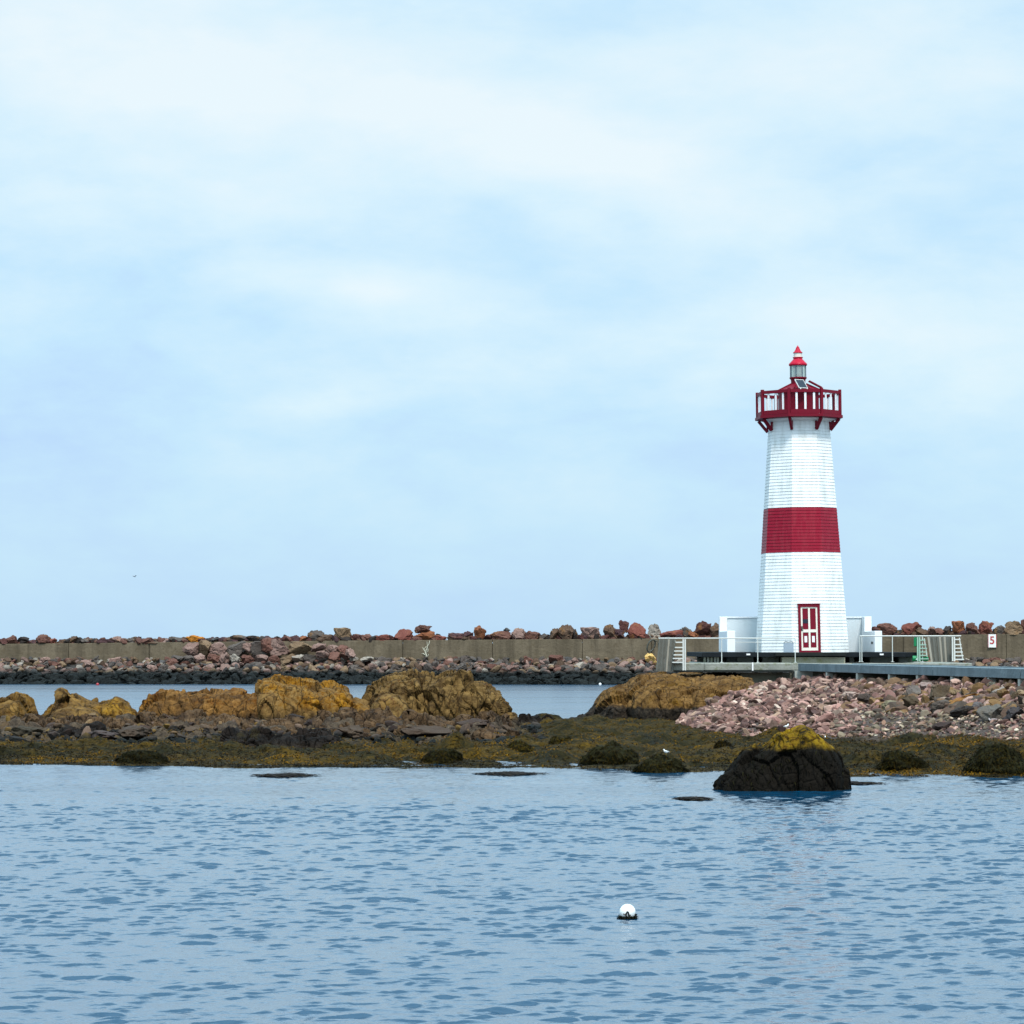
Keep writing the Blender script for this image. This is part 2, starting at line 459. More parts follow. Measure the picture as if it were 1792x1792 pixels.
def shore_mat():
    m, t, bs = new_mat('foreshore_ground')
    p = world_pos(t)
    zone = t.n('ShaderNodeAttribute', attribute_name='col').outputs['Color']
    zs = t.n('ShaderNodeSeparateColor', {0: zone})
    n1 = t.noise(p, 0.35, 5, 0.6)
    n2 = t.noise(p, 2.2, 5, 0.7)
    n3 = t.noise(p, 9, 4, 0.65)
    weed = t.ramp(t.math('ADD', t.math('MULTIPLY', n1, 0.55), t.math('MULTIPLY', n2, 0.5)),
                  [(0.38, (0.010, 0.009, 0.004)), (0.50, (0.022, 0.017, 0.004)), (0.60, (0.060, 0.035, 0.004)), (0.72, (0.11, 0.060, 0.004))])
    weed = t.mix(t.maprange(n3, 0.48, 0.66, 0, 0.85), weed, (0.008, 0.008, 0.004))
    rock = t.mix(t.maprange(n2, 0.4, 0.65), (0.050, 0.036, 0.026), (0.115, 0.082, 0.054))
    rock = t.mix(t.maprange(n3, 0.5, 0.68, 0, 0.8), rock, (0.016, 0.012, 0.010))
    grav = t.mix(t.maprange(n3, 0.4, 0.62), (0.05, 0.036, 0.030), (0.12, 0.09, 0.078))
    c = t.mix(zs.outputs[1], weed, grav)
    c = t.mix(zs.outputs[2], c, rock)
    t.link(c, bs.inputs['Base Color'])
    bs.inputs['Roughness'].default_value = 0.75
    bs.inputs['Specular IOR Level'].default_value = 0.06
    bump(t, bs, t.math('ADD', n2, n3), 0.12)
    return m
M['shore'] = shore_mat()

def outcrop_mat(name, a, b, lichen, amt, dark=(0.25, 0.55), spec=0.10, lz=None):
    """bare rock a/b with patches of yellow lichen and a black tidal band"""
    m, t, bs = new_mat(name)
    p = world_pos(t)
    n0 = t.noise(p, 0.45, 4, 0.6)
    n1 = t.noise(p, 1.6, 5, 0.65)
    n2 = t.noise(p, 6.0, 5, 0.65)
    n3 = t.noise(p, 22.0, 3, 0.6)
    a, b = [x * 0.34 for x in a], [x * 0.54 for x in b]
    c = t.mix(t.maprange(n1, 0.38, 0.66), a, b)
    c = t.mix(t.maprange(n2, 0.54, 0.72, 0, 0.55), c, [x * 0.4 for x in a])
    up = t.n('ShaderNodeSeparateXYZ', {0: t.n('ShaderNodeNewGeometry').outputs['Normal']}).outputs[2]
    z = t.n('ShaderNodeSeparateXYZ', {0: p}).outputs[2]
    lf = t.math('ADD', t.math('MULTIPLY', n0, 0.7), t.math('MULTIPLY', n2, 0.5))
    lf = t.maprange(lf, 0.74 - amt * 0.34, 0.86 - amt * 0.34, 0, 1, True)
    if lz:
        zn = t.math('ADD', z, t.math('MULTIPLY', t.math('SUBTRACT', n1, 0.5), lz[2]))
        lf = t.math('MULTIPLY', lf, t.maprange(zn, lz[0], lz[1], 0, 1, True))
    lcol = t.mix(t.maprange(n2, 0.42, 0.60), lichen, [lichen[0] * 0.34, lichen[1] * 0.28, lichen[2] * 0.5])
    c = t.mix(t.math('MULTIPLY', lf, 0.92), c, lcol)
    c = t.mix(t.maprange(n3, 0.55, 0.72, 0, 0.45), c, t.mix(1.0, c, (0.4, 0.38, 0.4), 'MULTIPLY'))
    wc = t.n('ShaderNodeTexNoise', {'Vector': p, 'Scale': 1.2, 'Detail': 4.0}).outputs['Color']
    wp = t.n('ShaderNodeVectorMath', {0: t.n('ShaderNodeMapping', {'Vector': p, 'Scale': (1.5, 1.0, 0.7), 'Rotation': (0, R(20), 0)}).outputs[0], 1: wc}, operation='ADD').outputs[0]
    ck = t.n('ShaderNodeTexVoronoi', {'Vector': wp, 'Scale': 1.1}, feature='DISTANCE_TO_EDGE').outputs[0]
    c = t.mix(t.maprange(ck, 0.0, 0.05, 0.8, 0.0), c, [x * 0.12 for x in a])
    zz = t.math('ADD', z, t.math('MULTIPLY', t.math('SUBTRACT', n1, 0.5), 0.45))
    k = t.maprange(zz, dark[0], dark[1], 0, 1, True)
    c = t.mix(k, t.mix(t.maprange(n2, 0.4, 0.7), (0.012, 0.009, 0.007), (0.050, 0.036, 0.024)), c)
    t.link(c, bs.inputs['Base Color'])
    bs.inputs['Roughness'].default_value = 0.85
    bs.inputs['Specular IOR Level'].default_value = spec
    v = t.n('ShaderNodeTexVoronoi', {'Vector': p, 'Scale': 3.2}, feature='DISTANCE_TO_EDGE').outputs[0]
    h = t.math('ADD', t.math('ADD', n2, t.math('MULTIPLY', n3, 0.35)), t.math('MULTIPLY', t.maprange(v, 0.0, 0.12), 0.35))
    bump(t, bs, h, 0.045)
    return m

# ------------------------------------------------------------------ water: one sheet to the horizon
def water_mat():
    m, t, bs = new_mat('sea_water')
    p = world_pos(t)
    bs.inputs['Base Color'].default_value = (0.001, 0.036, 0.078, 1)
    bs.inputs['IOR'].default_value = 1.55
    v1 = t.n('ShaderNodeMapping', {'Vector': p, 'Scale': (0.7, 1.0, 1.0), 'Rotation': (0, 0, R(10))}).outputs[0]
    y = t.n('ShaderNodeSeparateXYZ', {0: p}).outputs[1]
    # ripples too small to resolve far off act as roughness
    lanes = t.maprange(t.noise(t.n('ShaderNodeMapping', {'Vector': p, 'Scale': (0.02, 0.22, 1.0)}).outputs[0], 1.0, 4, 0.6), 0.35, 0.65, 0.55, 1.25)
    t.link(t.math('MULTIPLY', t.maprange(y, 50.0, 130.0, 0.05, 0.26), lanes), bs.inputs['Roughness'])
    fine = t.math('ADD', t.math('MULTIPLY', t.noise(v1, 9.0, 3, 0.55), 0.011), t.math('MULTIPLY', t.noise(p, 20.0, 2, 0.5), 0.0015))
    fine = t.math('MULTIPLY', fine, t.maprange(y, 55.0, 80.0, 1.0, 0.45, True))
    broad = t.math('ADD', t.math('MULTIPLY', t.noise(v1, 0.5, 3, 0.5), 0.050), t.math('MULTIPLY', t.noise(v1, 2.2, 2, 0.5), 0.016))
    broad = t.math('MULTIPLY', broad, t.maprange(y, 100.0, 125.0, 0.0, 1.0, True))
    bump(t, bs, t.math('ADD', fine, broad), 1.0)
    return m
M['water'] = water_mat()

def waves(X, Y):
    """a sea of many small wind waves, most of them running towards the viewer"""
    r = np.random.default_rng(12)
    h = np.zeros_like(X); gx_ = np.zeros_like(X); gy_ = np.zeros_like(X)
    n = 64
    lam = np.exp(np.linspace(np.log(0.15), np.log(0.75), n)) * r.uniform(0.95, 1.05, n)
    for i in range(n):
        kk = 2 * np.pi / lam[i]
        th = r.normal(0, 0.42) + R(5)
        sl = 0.029 * (1.0 if lam[i] < 0.32 else (0.32 / lam[i]) ** 1.0)
        a = sl / kk * 1.414
        kx, ky = kk * math.sin(th), -kk * math.cos(th)
        ph = kx * X + ky * Y + r.uniform(0, 6.28)
        h += a * np.cos(ph)
        sn = a * np.sin(ph)
        gx_ -= sn * kx / kk; gy_ -= sn * ky / kk
    return h, gx_, gy_
ua = np.arange(-200, 2000, 3.2)
ya = np.concatenate([np.arange(23.0, 45.0, 0.034), np.arange(45.0, 64.0, 0.046), np.arange(64.0, 92.0, 0.075)])
UU, YY = np.meshgrid(ua, ya)
XX = (UU - 896) / F * YY
h, gx_, gy_ = waves(XX, YY)
Pq = np.stack([XX.ravel() * 0.06, YY.ravel() * 0.13, np.zeros(XX.size)], 1)
Pg = np.stack([XX.ravel() * 2.1, YY.ravel() * 3.0, np.full(XX.size, 3.3)], 1)
amp = (1.0 + 0.35 * fbm(Pq, 3).reshape(XX.shape)) * (0.62 + 1.9 * np.clip(fbm(Pg, 2).reshape(XX.shape) + 0.0, 0, 0.36))
calm = 1 - 0.62 * np.clip((YY - 57 - 6 * fbm(Pq * 1.7 + 4, 2).reshape(XX.shape)) / 22, 0, 1)
edge_ = np.minimum(np.minimum((UU - ua[0]) / 60, (ua[-1] - UU) / 60), np.minimum((YY - ya[0]) / 1.5, (ya[-1] - YY) / 2.0)).clip(0, 1)
amp = amp * calm * edge_
V = np.stack([XX + gx_ * amp * 1.0, YY + gy_ * amp * 0.7 - 0.5 * h * amp, h * amp], 2).reshape(-1, 3)
nu, ny = len(ua), len(ya)
ii = (np.arange(ny - 1)[:, None] * nu + np.arange(nu - 1)[None, :]).ravel()
Fq = np.stack([ii, ii + 1, ii + nu + 1, ii + nu], 1).tolist()
L = 20000.0
c0, c1, c2, c3 = 0, nu - 1, ny * nu - 1, (ny - 1) * nu
nv = len(V)
V = np.concatenate([V, [(-L, -200, 0), (L, -200, 0), (L, 2 * L, 0), (-L, 2 * L, 0)]])
Fq += [(nv, nv + 1, c1, c0), (nv + 1, nv + 2, c2, c1), (nv + 2, nv + 3, c3, c2), (nv + 3, nv, c0, c3)]
tag(mesh_from('water', V, Fq, M['water'], smooth=True), kind='structure')

# ------------------------------------------------------------------ foreshore terrain
U_YS = ([-700, 0, 250, 500, 800, 1000, 1200, 1500, 1792, 2500], [87, 86.5, 85, 83.5, 84, 83.0, 80.5, 78.5, 77.5, 76])
U_YB = ([-700, 0, 600, 880, 905, 935, 1010, 1100, 1200], [120, 121, 121.5, 122.5, 126, 131, 132, 140, 148])
U_Y0 = ([1185, 1300, 1400, 1500, 1650, 1792, 2500], [118, 108, 105.5, 103, 97.5, 93, 80])
U_Z0 = ([1185, 1300, 1400, 1500, 1650, 1792, 2500], [0.22, 0.25, 0.28, 0.32, 0.45, 0.57, 0.8])
U_YT = ([1185, 1250, 1300, 1340, 1444, 1553, 1662, 1792, 2500], [121, 125, 130, 132, 129.6, 119.7, 111, 102.5, 78])
U_ZT = ([1185, 1250, 1300, 1340, 1444, 1553, 1662, 1792, 2500], [0.26, 0.92, 1.48, 1.76, 2.0, 1.97, 1.99, 2.05, 2.1])
def sstep(a, b, x):
    k = np.clip((x - a) / (b - a), 0, 1)
    return k * k * (3 - 2 * k)
def Hbase(u, Y):
    u = np.asarray(u, float); Y = np.asarray(Y, float)
    ys = np.interp(u, *U_YS)
    ys = ys + 2.2 * fbm(np.stack([u.ravel() * 0.011, Y.ravel() * 0.35, np.zeros(u.size)], 1), 4).reshape(u.shape)
    t = Y - ys
    flat = np.where(t < 0, 0.05 * t, 0.02 + 0.21 * sstep(0.5, 9.0, t) - 0.02 * np.exp(-np.maximum(t, 0)))
    shelf = 0.26 * sstep(98, 111, Y) * (1 - sstep(860, 935, u))
    yb = np.interp(u, *U_YB)
    za = flat + shelf
    za = za - np.maximum(Y - yb, 0) * 0.30
    y0, z0, yt, zt = (np.interp(u, *q) for q in (U_Y0, U_Z0, U_YT, U_ZT))
    k1 = np.clip(t / np.maximum(y0 - ys, 1), 0, 1)
    k2 = np.clip((Y - y0) / np.maximum(yt - y0, 0.5), 0, 1)
    zb = np.where(t < 0, 0.07 * t, z0 * (0.35 * k1 + 0.65 * np.minimum(1, k1 * 3)) + (zt - z0) * k2 ** 0.9)
    zb = zb - np.maximum(Y - np.maximum(yt + 14, 148), 0) * 0.25
    w = sstep(1180, 1215, u)
    return za * (1 - w) + zb * w
def zones(u, Y):
    u = np.asarray(u, float); Y = np.asarray(Y, float)
    P = np.stack([u * 0.012, Y * 0.25, np.zeros_like(Y)], 1)
    n = fbm(P, 3)
    y0 = np.interp(u, *U_Y0)
    grav = sstep(1180, 1215, u) * sstep(-1.5, 1.0, Y - y0 + n * 2.5)
    rockm = (1 - sstep(860, 960, u)) * sstep(98, 104, Y + n * 6)
    return grav, rockm
def Hfull(u, Y):
    u = np.asarray(u, float); Y = np.asarray(Y, float)
    z = Hbase(u, Y)
    X = (u - 896) / F * Y
    g, r = zones(u, Y)
    P = np.stack([X, Y, np.zeros_like(X)], 1)
    ys = np.interp(u, *U_YS)
    inl = sstep(-0.5, 5.0, Y - ys)
    f1_, f2_, _c, rid_ = worley(P * np.array([1.5, 1.1, 1.0]))
    f3_, _f, _c, rid3_ = worley(P * np.array([0.55, 0.42, 1.0]) + 3.3)
    weedy = 0.16 * (0.55 - f1_) + 0.10 * (rid_[:, 0] - 0.4) + 0.55 * np.maximum(0.50 - f3_, 0) * (0.3 + rid3_[:, 1]) + ridged(P * np.array([0.36, 0.42, 1]), 4) * 0.20 + fbm(P * 1.5 + 5, 4) * 0.12 - 0.14
    rocky = crag(P, 1.5, 0.34, 0.8) + crag(P + 40, 0.6, 0.20, 0.8) + 0.08 * fbm(P * 3, 3) - 0.08
    stony = fbm(P * 1.1 + 9, 3) * 0.07
    z = z + inl * ((1 - np.maximum(g, r)) * weedy + r * rocky + g * stony)
    lip = (1 - inl) * sstep(-2.5, 0.5, Y - ys)
    return z + lip * fbm(P * np.array([0.22, 1.2, 1]) + 3, 3) * 0.10
us = np.arange(-500, 2420, 4.0)
ysamp = np.concatenate([np.arange(72, 100, 0.16), np.arange(100, 124, 0.13), np.arange(124, 136, 0.26), np.arange(136, 162, 0.8)])
UU, YY = np.meshgrid(us, ysamp)
uf, yf = UU.ravel(), YY.ravel()
zf = Hfull(uf, yf)
g_, r_ = zones(uf, yf)
V = np.stack([(uf - 896) / F * yf, yf, zf], 1)
nu, ny = len(us), len(ysamp)
ii = (np.arange(ny - 1)[:, None] * nu + np.arange(nu - 1)[None, :]).ravel()
Fq = np.stack([ii, ii + 1, ii + nu + 1, ii + nu], 1)
shore = mesh_from('foreshore', V, Fq, M['shore'], smooth=True, col=np.stack([np.zeros_like(g_), g_, r_], 1))
tag(shore, kind='structure')

def ground_hit(x, y):
    """where the line of sight through photo pixel x, y meets the foreshore"""
    Yv = np.arange(74, 134, 0.1)
    u = np.full_like(Yv, x)
    zray = EYE - (y - HOR) / F * Yv
    k = np.argmax(Hbase(u, Yv) >= zray)
    return float(Yv[k]) if k else 110.0

# ------------------------------------------------------------------ stones
def ico(sub):
    bm = bmesh.new()
    bmesh.ops.create_icosphere(bm, subdivisions=sub, radius=1.0)
    bm.verts.ensure_lookup_table()
    v = np.array([x.co[:] for x in bm.verts]); f = np.array([[q.index for q in p.verts] for p in bm.faces])
    bm.free()
    return v, f
ICO = {k: ico(k) for k in (2, 3, 4, 5)}
def stone_verts(seed, sub, cuts=11, rough=0.05):
    r = np.random.default_rng(seed)
    v = ICO[sub][0].copy()
    nrm = r.normal(size=(cuts, 3)); nrm /= np.linalg.norm(nrm, axis=1)[:, None]
    dd = r.uniform(0.42, 0.86, cuts)
    for n, d in zip(nrm, dd):
        s = v @ n - d
        v = v - np.maximum(s, 0)[:, None] * n[None, :]
    if rough:
        v = v * (1 + rough * fbm(v * 2.3 + seed, 3))[:, None]
    lo, hi = v.min(0), v.max(0)
    return (v - (lo + hi) / 2) / ((hi - lo) / 2)          # fits the unit cube -1..1
SMALL = [stone_verts(100 + i, 2, 9, 0.03) for i in range(24)]
BOULDERS = []
for i in range(18):
    v = stone_verts(300 + i, 4, 13, 0.05)
    v = v * (1 + crag(v + i * 9.1, 0.75, 0.16, 0.4) + crag(v + i * 5.3, 0.3, 0.06, 0.5))[:, None]
    v = v / np.abs(v).max(0)
    me = bpy.data.meshes.new('boulder')
    me.from_pydata(v.tolist(), [], ICO[4][1].tolist())
    me.polygons.foreach_set('use_smooth', [True] * len(me.polygons))
    me.set_sharp_from_angle(angle=R(24))
    BOULDERS.append(me)
def boulder_mesh(i, mat):
    key = f'boulder_{i % 18}_{mat.name}'
    me = bpy.data.meshes.get(key)
    if me is None:
        me = BOULDERS[i % 18].copy(); me.name = key
        me.materials.append(mat)
    return me
def boulder(name, p, size, rz, c, mat, i, label, cat='boulder', group=None, tilt=(0, 0)):
    o = bpy.data.objects.new(name, boulder_mesh(i, mat))
    COL.objects.link(o)
    o.location = p; o.scale = size; o.rotation_euler = (tilt[0], tilt[1], rz)
    o.color = (c[0], c[1], c[2], 1)
    return tag(o, label, cat, group)
def rotmats(n, r, tilt=0.5):
    a = r.uniform(0, 2 * np.pi, n); b_ = r.normal(0, tilt, n); c_ = r.normal(0, tilt, n)
    ca, sa, cb, sb, cc_, sc_ = np.cos(a), np.sin(a), np.cos(b_), np.sin(b_), np.cos(c_), np.sin(c_)
    Z = np.zeros(n); O = np.ones(n)
    Rz = np.stack([ca, -sa, Z, sa, ca, Z, Z, Z, O], 1).reshape(n, 3, 3)
    Ry = np.stack([cb, Z, sb, Z, O, Z, -sb, Z, cb], 1).reshape(n, 3, 3)
    Rx = np.stack([O, Z, Z, Z, cc_, -sc_, Z, sc_, cc_], 1).reshape(n, 3, 3)
    return Ry @ Rx @ Rz
def stone_field(name, P, sizes, cols, mat, r, tilt=0.5, kind='stuff'):
    n = len(P)
    Rm = rotmats(n, r, tilt)
    Vs, Fs, Cs = [], [], []
    off = 0
    base = ICO[2][1]
    for i in range(n):
        v = (SMALL[r.integers(24)] * sizes[i]) @ Rm[i].T + P[i]
        Vs.append(v); Fs.append(base + off); off += len(v)
        Cs.append(np.repeat(cols[i][None], len(v), 0))
    o = mesh_from(name, np.concatenate(Vs), np.concatenate(Fs), mat, col=np.concatenate(Cs))
    return tag(o, kind=kind)

ORD = ['nearest', 'second', 'third', 'fourth', 'fifth', 'sixth', 'seventh', 'eighth', 'ninth', 'tenth', 'eleventh', 'twelfth',
       'thirteenth', 'fourteenth', 'fifteenth', 'sixteenth', 'seventeenth', 'eighteenth', 'nineteenth', 'twentieth', 'twenty-first', 'twenty-second']

# ------------------------------------------------------------------ breakwater: mound, sea wall, crest boulders, rubble
def wallY(u): return 276.0 - 0.0035 * u
def wall_top_px(u): return float(np.interp(u, [-300, 0, 600, 1100, 1700, 2200], [1128.5, 1127, 1121, 1118, 1110.5, 1105]))
def wall_top(u): return Zp(wall_top_px(u), wallY(u))

xs = np.arange(-700, 2700, 40.0)
prof = [(-12.5, -1.0), (-11.0, -0.3), (-6.0, 0.95), (0.4, 2.0), (0.75, None), (9.0, None), (22.0, -1.5)]
V, Fq = [], []
for u in xs:
    y0 = wallY(u); zt = wall_top(u)
    for dy_, z in prof:
        V.append((Xp(u, y0), y0 + dy_, z if z is not None else zt - 0.35 - (0.2 if dy_ > 5 else 0)))
k = len(prof)
for i in range(len(xs) - 1):
    for j in range(k - 1):
        a = i * k + j
        Fq.append((a, a + k, a + k + 1, a + 1))
core = mesh_from('breakwater_ground', np.array(V), Fq, M['rubble'], col=np.tile(np.array([[0.05, 0.045, 0.04]]), (len(V), 1)))  # sheet coloured dark so the gaps between the stones look shaded
tag(core, kind='structure')

wall = thing('sea_wall', (Xp(600, wallY(600)), wallY(600), 1.6), 'long low brown concrete wall of jointed panels along the top of the rubble breakwater', 'sea wall')
joints = [-420, -260, -120, -30, 121, 262, 480, 705, 862, 1019, 1140, 1290, 1440, 1580, 1672, 1760, 1900, 2060, 2240]
for a, c in zip(joints, joints[1:]):
    m = MB()
    z0 = 1.6
    a1, c1 = a + 0.3, c - 0.3
    ya, yc = wallY(a1), wallY(c1)
    pr = []
    jit = random.uniform(-0.03, 0.03)
    for u, y in ((a1, ya), (c1, yc)):
        pr.append([(Xp(u, y), y + jit - 0.10, z0), (Xp(u, y), y + jit, wall_top(u)), (Xp(u, y), y + 0.7, wall_top(u)), (Xp(u, y), y + 0.7, z0)])
    vv = [[m.bm.verts.new(Vector(q) - wall.location) for q in ring] for ring in pr]
    for j in range(4):
        m.bm.faces.new((vv[0][j], vv[0][(j + 1) % 4], vv[1][(j + 1) % 4], vv[1][j]))
    m.bm.faces.new(vv[0][::-1]); m.bm.faces.new(vv[1])
    m.build('wall_panel', M['wall'], wall, bevel=0.03)

C0 = dict(dr=S(112, 66, 62), rb=S(140, 92, 78), red=S(158, 82, 66), org=S(186, 108, 52), br=S(124, 96, 74), gr=S(112, 104, 100),
         pk=S(176, 140, 130), pu=S(104, 72, 80), dk=S(74, 66, 64), pale=S(205, 192, 176), bg=S(98, 100, 104), lich=S(214, 128, 30), tan=S(168, 138, 100))
C = {k: tuple(0.58 * (0.72 * x + 0.28 * (0.3 * c[0] + 0.55 * c[1] + 0.15 * c[2])) * w for x, w in zip(c, (1.06, 0.97, 0.88))) for k, c in C0.items()}
C['lich'] = (0.46, 0.17, 0.02); C['pale'] = tuple(x * 0.5 for x in C0['pale'])
CN = dict(dr='dark red', rb='reddish brown', red='red', org='orange-brown', br='brown', gr='grey', pk='pinkish', pu='dark purple', dk='blackish',
          pale='whitish', bg='blue-grey', lich='orange lichened', tan='tan')
# x0, x1, top y, colour, bottom y (None = on the wall)
crest = [(-14, 6, 1117, 'br'), (0, 16, 1116, 'dr'), (12, 33, 1111, 'rb'), (29, 53, 1114, 'dk'), (51, 66, 1119, 'pu'), (62, 90, 1109, 'rb'), (84, 101, 1116, 'red'), (99, 121, 1118, 'br'), (117, 146, 1112, 'br'),
         (143, 160, 1117, 'gr'), (156, 173, 1116, 'dk'), (170, 196, 1118, 'pu'), (195, 217, 1113, 'pk'), (218, 239, 1116, 'gr'), (243, 284, 1121, 'br'),
         (281, 297, 1117, 'pk'), (296, 325, 1113, 'gr'), (324, 359, 1111, 'lich'), (357, 373, 1118, 'dk'), (370, 385, 1115, 'bg'), (383, 399, 1120, 'dk'),
         (397, 433, 1111, 'gr'), (430, 458, 1112, 'dk'), (457, 483, 1115, 'pu'), (481, 506, 1115, 'pu'), (507, 524, 1111, 'dr'), (520, 545, 1112, 'org'),
         (538, 567, 1102, 'gr'), (560, 590, 1109, 'br'), (582, 616, 1098, 'tan'), (612, 636, 1109, 'dr'), (632, 653, 1109, 'rb'), (655, 690, 1110, 'red'),
         (689, 724, 1100, 'red'), (727, 761, 1103, 'org'), (754, 782, 1111, 'red'), (783, 813, 1107, 'pu'), (808, 829, 1104, 'pu'),
         (827, 851, 1094, 'org'), (848, 860, 1110, 'dr'), (857, 896, 1104, 'rb'), (893, 922, 1098, 'pk'), (918, 948, 1103, 'rb'), (940, 958, 1108, 'gr'),
         (959, 984, 1098, 'br'), (976, 1004, 1092, 'br'), (999, 1011, 1099, 'dk'), (1013, 1051, 1097, 'pk'), (1054, 1079, 1092, 'br'),
         (1068, 1096, 1100, 'pu'), (1097, 1133, 1089, 'red'), (1133, 1158, 1091, 'pale'), (1152, 1196, 1101, 'red'), (1189, 1211, 1096, 'gr'),
         (1203, 1226, 1105, 'org'), (1213, 1246, 1086, 'dr'), (1242, 1262, 1089, 'br'), (1517, 1540, 1096, 'dr'), (1531, 1570, 1090, 'rb'), (1568, 1582, 1101, 'dk'),
         (1575, 1613, 1087, 'red'), (1600, 1626, 1097, 'br'), (1621, 1641, 1095, 'pk'), (1634, 1652, 1098, 'rb'), (1649, 1666, 1094, 'dk'),
         (1663, 1689, 1086, 'org'), (1687, 1712, 1089, 'rb'), (1710, 1739, 1086, 'red'), (1734, 1761, 1094, 'gr'), (1756, 1791, 1086, 'tan'), (1786, 1808, 1082, 'rb')]
lm = [(341, 'orange-lichened one'), (742, 'mushroom-shaped pair'), (1146, 'whitish one'), (1735, 'number sign')]
cents = [((a + c) / 2, i) for i, (a, c, *_r) in enumerate(crest)]
special = {'lich': 'flat boulder with bright orange lichen on top, in the row on the sea wall', 'pale': 'whitish boulder among red ones in the row on the sea wall, left of the railing'}
for i, (x0, x1, yt, ck) in enumerate(crest):
    xc = (x0 + x1) / 2
    yb = wall_top_px(xc)
    Y = wallY(xc) + random.uniform(0.45, 0.75)
    s = Y / F
    w_, h_ = (x1 - x0) * s / 2 * 1.03, (yb - yt) * s / 2 + 0.08
    c = np.array(C[ck]) * random.uniform(0.85, 1.12)
    if ck in special:
        lab = special[ck]
    elif 728 < xc < 760:
        lab = 'orange-brown lower boulder of the mushroom-shaped pair on the sea wall'
    else:
        lx, ln = min(lm, key=lambda q: abs(q[0] - xc))
        side = 'left' if xc < lx else 'right'
        between = sorted([c_ for c_, _ in cents if (xc <= c_ < lx - 3 if side == 'left' else lx + 3 < c_ <= xc)])
        lab = f"{CN[ck]} boulder on the sea wall, {ORD[len(between) - 1]} {side} of the {ln}"
    boulder('boulder', (Xp(xc, Y), Y, wall_top(xc) + h_ - 0.16), (w_, random.uniform(0.5, 0.8), h_), random.choice((0, math.pi)) + random.uniform(-0.12, 0.12),
            c, M['crest'], i * 7 + 3, lab, group='boulders in the row on the sea wall')
Y = wallY(741) + 0.6
boulder('boulder', (Xp(741, Y), Y, Zp(1101, Y)), (34 / 2 * Y / F, 0.6, 0.42), 0.2, np.array(C['rb']) * 0.8, M['crest'], 4,
        'dark flat cap boulder balanced on an orange-brown one on the sea wall', group='boulders in the row on the sea wall')
Y = wallY(1091) + 1.1
boulder('boulder', (Xp(1091, Y), Y, Zp(1096, Y)), (11 * Y / F, 0.5, 12 * Y / F), 0.5, C['dr'], M['crest'], 9,
        'tall pointed dark red boulder rising highest on the sea wall left of the lighthouse', group='boulders in the row on the sea wall')
Y = wallY(887) + 1.2
boulder('boulder', (Xp(887, Y), Y, Zp(1103, Y)), (6 * Y / F, 0.4, 5 * Y / F), 0.5, C['bg'], M['crest'], 12,
        'small blue-grey stone peeping up behind the boulders halfway along the sea wall', group='boulders in the row on the sea wall')

def slopeY(t): return -0.15 - 10.8 * t        # t 0 at the wall foot, 1 at the waterline
def slopeZ(t): return 2.15 - 2.25 * t ** 1.15
def side_words(x): return f"{int(round(x / 1792 * 100))} percent across from the left"
# the pink heap dumped in front of the wall
heap = [(321, 353, 1124, 1148, 'pk'), (344, 371, 1121, 1147, 'tan'), (367, 399, 1125, 1146, 'pk'), (397, 438, 1122, 1148, 'gr'), (427, 451, 1125, 1147, 'pk'), (438, 473, 1123, 1148, 'gr'),
        (454, 483, 1117, 1143, 'rb'), (470, 509, 1119, 1146, 'pk'), (499, 549, 1122, 1146, 'tan'), (545, 571, 1126, 1141, 'pk'), (568, 597, 1129, 1147, 'pk'), (588, 613, 1129, 1143, 'rb'),
        (300, 326, 1146, 1158, 'gr'), (321, 343, 1147, 1159, 'gr'), (340, 361, 1144, 1163, 'pk'), (359, 388, 1145, 1163, 'rb'), (383, 402, 1142, 1164, 'pk'), (401, 421, 1145, 1163, 'pale'),
        (421, 446, 1146, 1163, 'rb'), (443, 471, 1146, 1163, 'pk'), (466, 491, 1147, 1163, 'rb'), (489, 521, 1145, 1161, 'tan'), (513, 533, 1146, 1160, 'pale'), (531, 553, 1146, 1159, 'gr'),
        (552, 576, 1140, 1152, 'pk'), (575, 597, 1141, 1156, 'rb'), (594, 612, 1141, 1153, 'rb'), (604, 622, 1135, 1152, 'pk'), (610, 628, 1149, 1158, 'pale'), (631, 655, 1149, 1157, 'pale')]
for i, (x0, x1, y0, y1, ck) in enumerate(heap):
    xc, yc = (x0 + x1) / 2, (y0 + y1) / 2
    Y = wallY(xc) - (1.0 if i < 12 else 2.4) + random.uniform(-0.15, 0.15)
    s = Y / F
    c = np.array(C[ck]) * random.uniform(0.85, 1.1)
    row = 'upper' if i < 12 else 'lower'
    tot = 12 if i < 12 else len(heap) - 12
    kth = i if i < 12 else i - 12
    order = sorted([q[0] + q[1] for q in (heap[:12] if i < 12 else heap[12:])]).index(x0 + x1)
    lab = f"{CN[ck]} boulder, {'leftmost' if order == 0 else ORD[order] + ' from the left'} in the heap's {row} row"
    boulder('boulder', (Xp(xc, Y), Y, Zp(yc, Y)), ((x1 - x0) * s / 2 * 1.08, 0.75, (y1 - y0) * s / 2 * 1.12), random.choice((0, math.pi)) + random.uniform(-.3, .3), c, M['rubble_o'],
            i * 5 + 1, lab, group='boulders heaped against the sea wall', tilt=(random.uniform(-.15, .15), random.uniform(-.15, .15)))
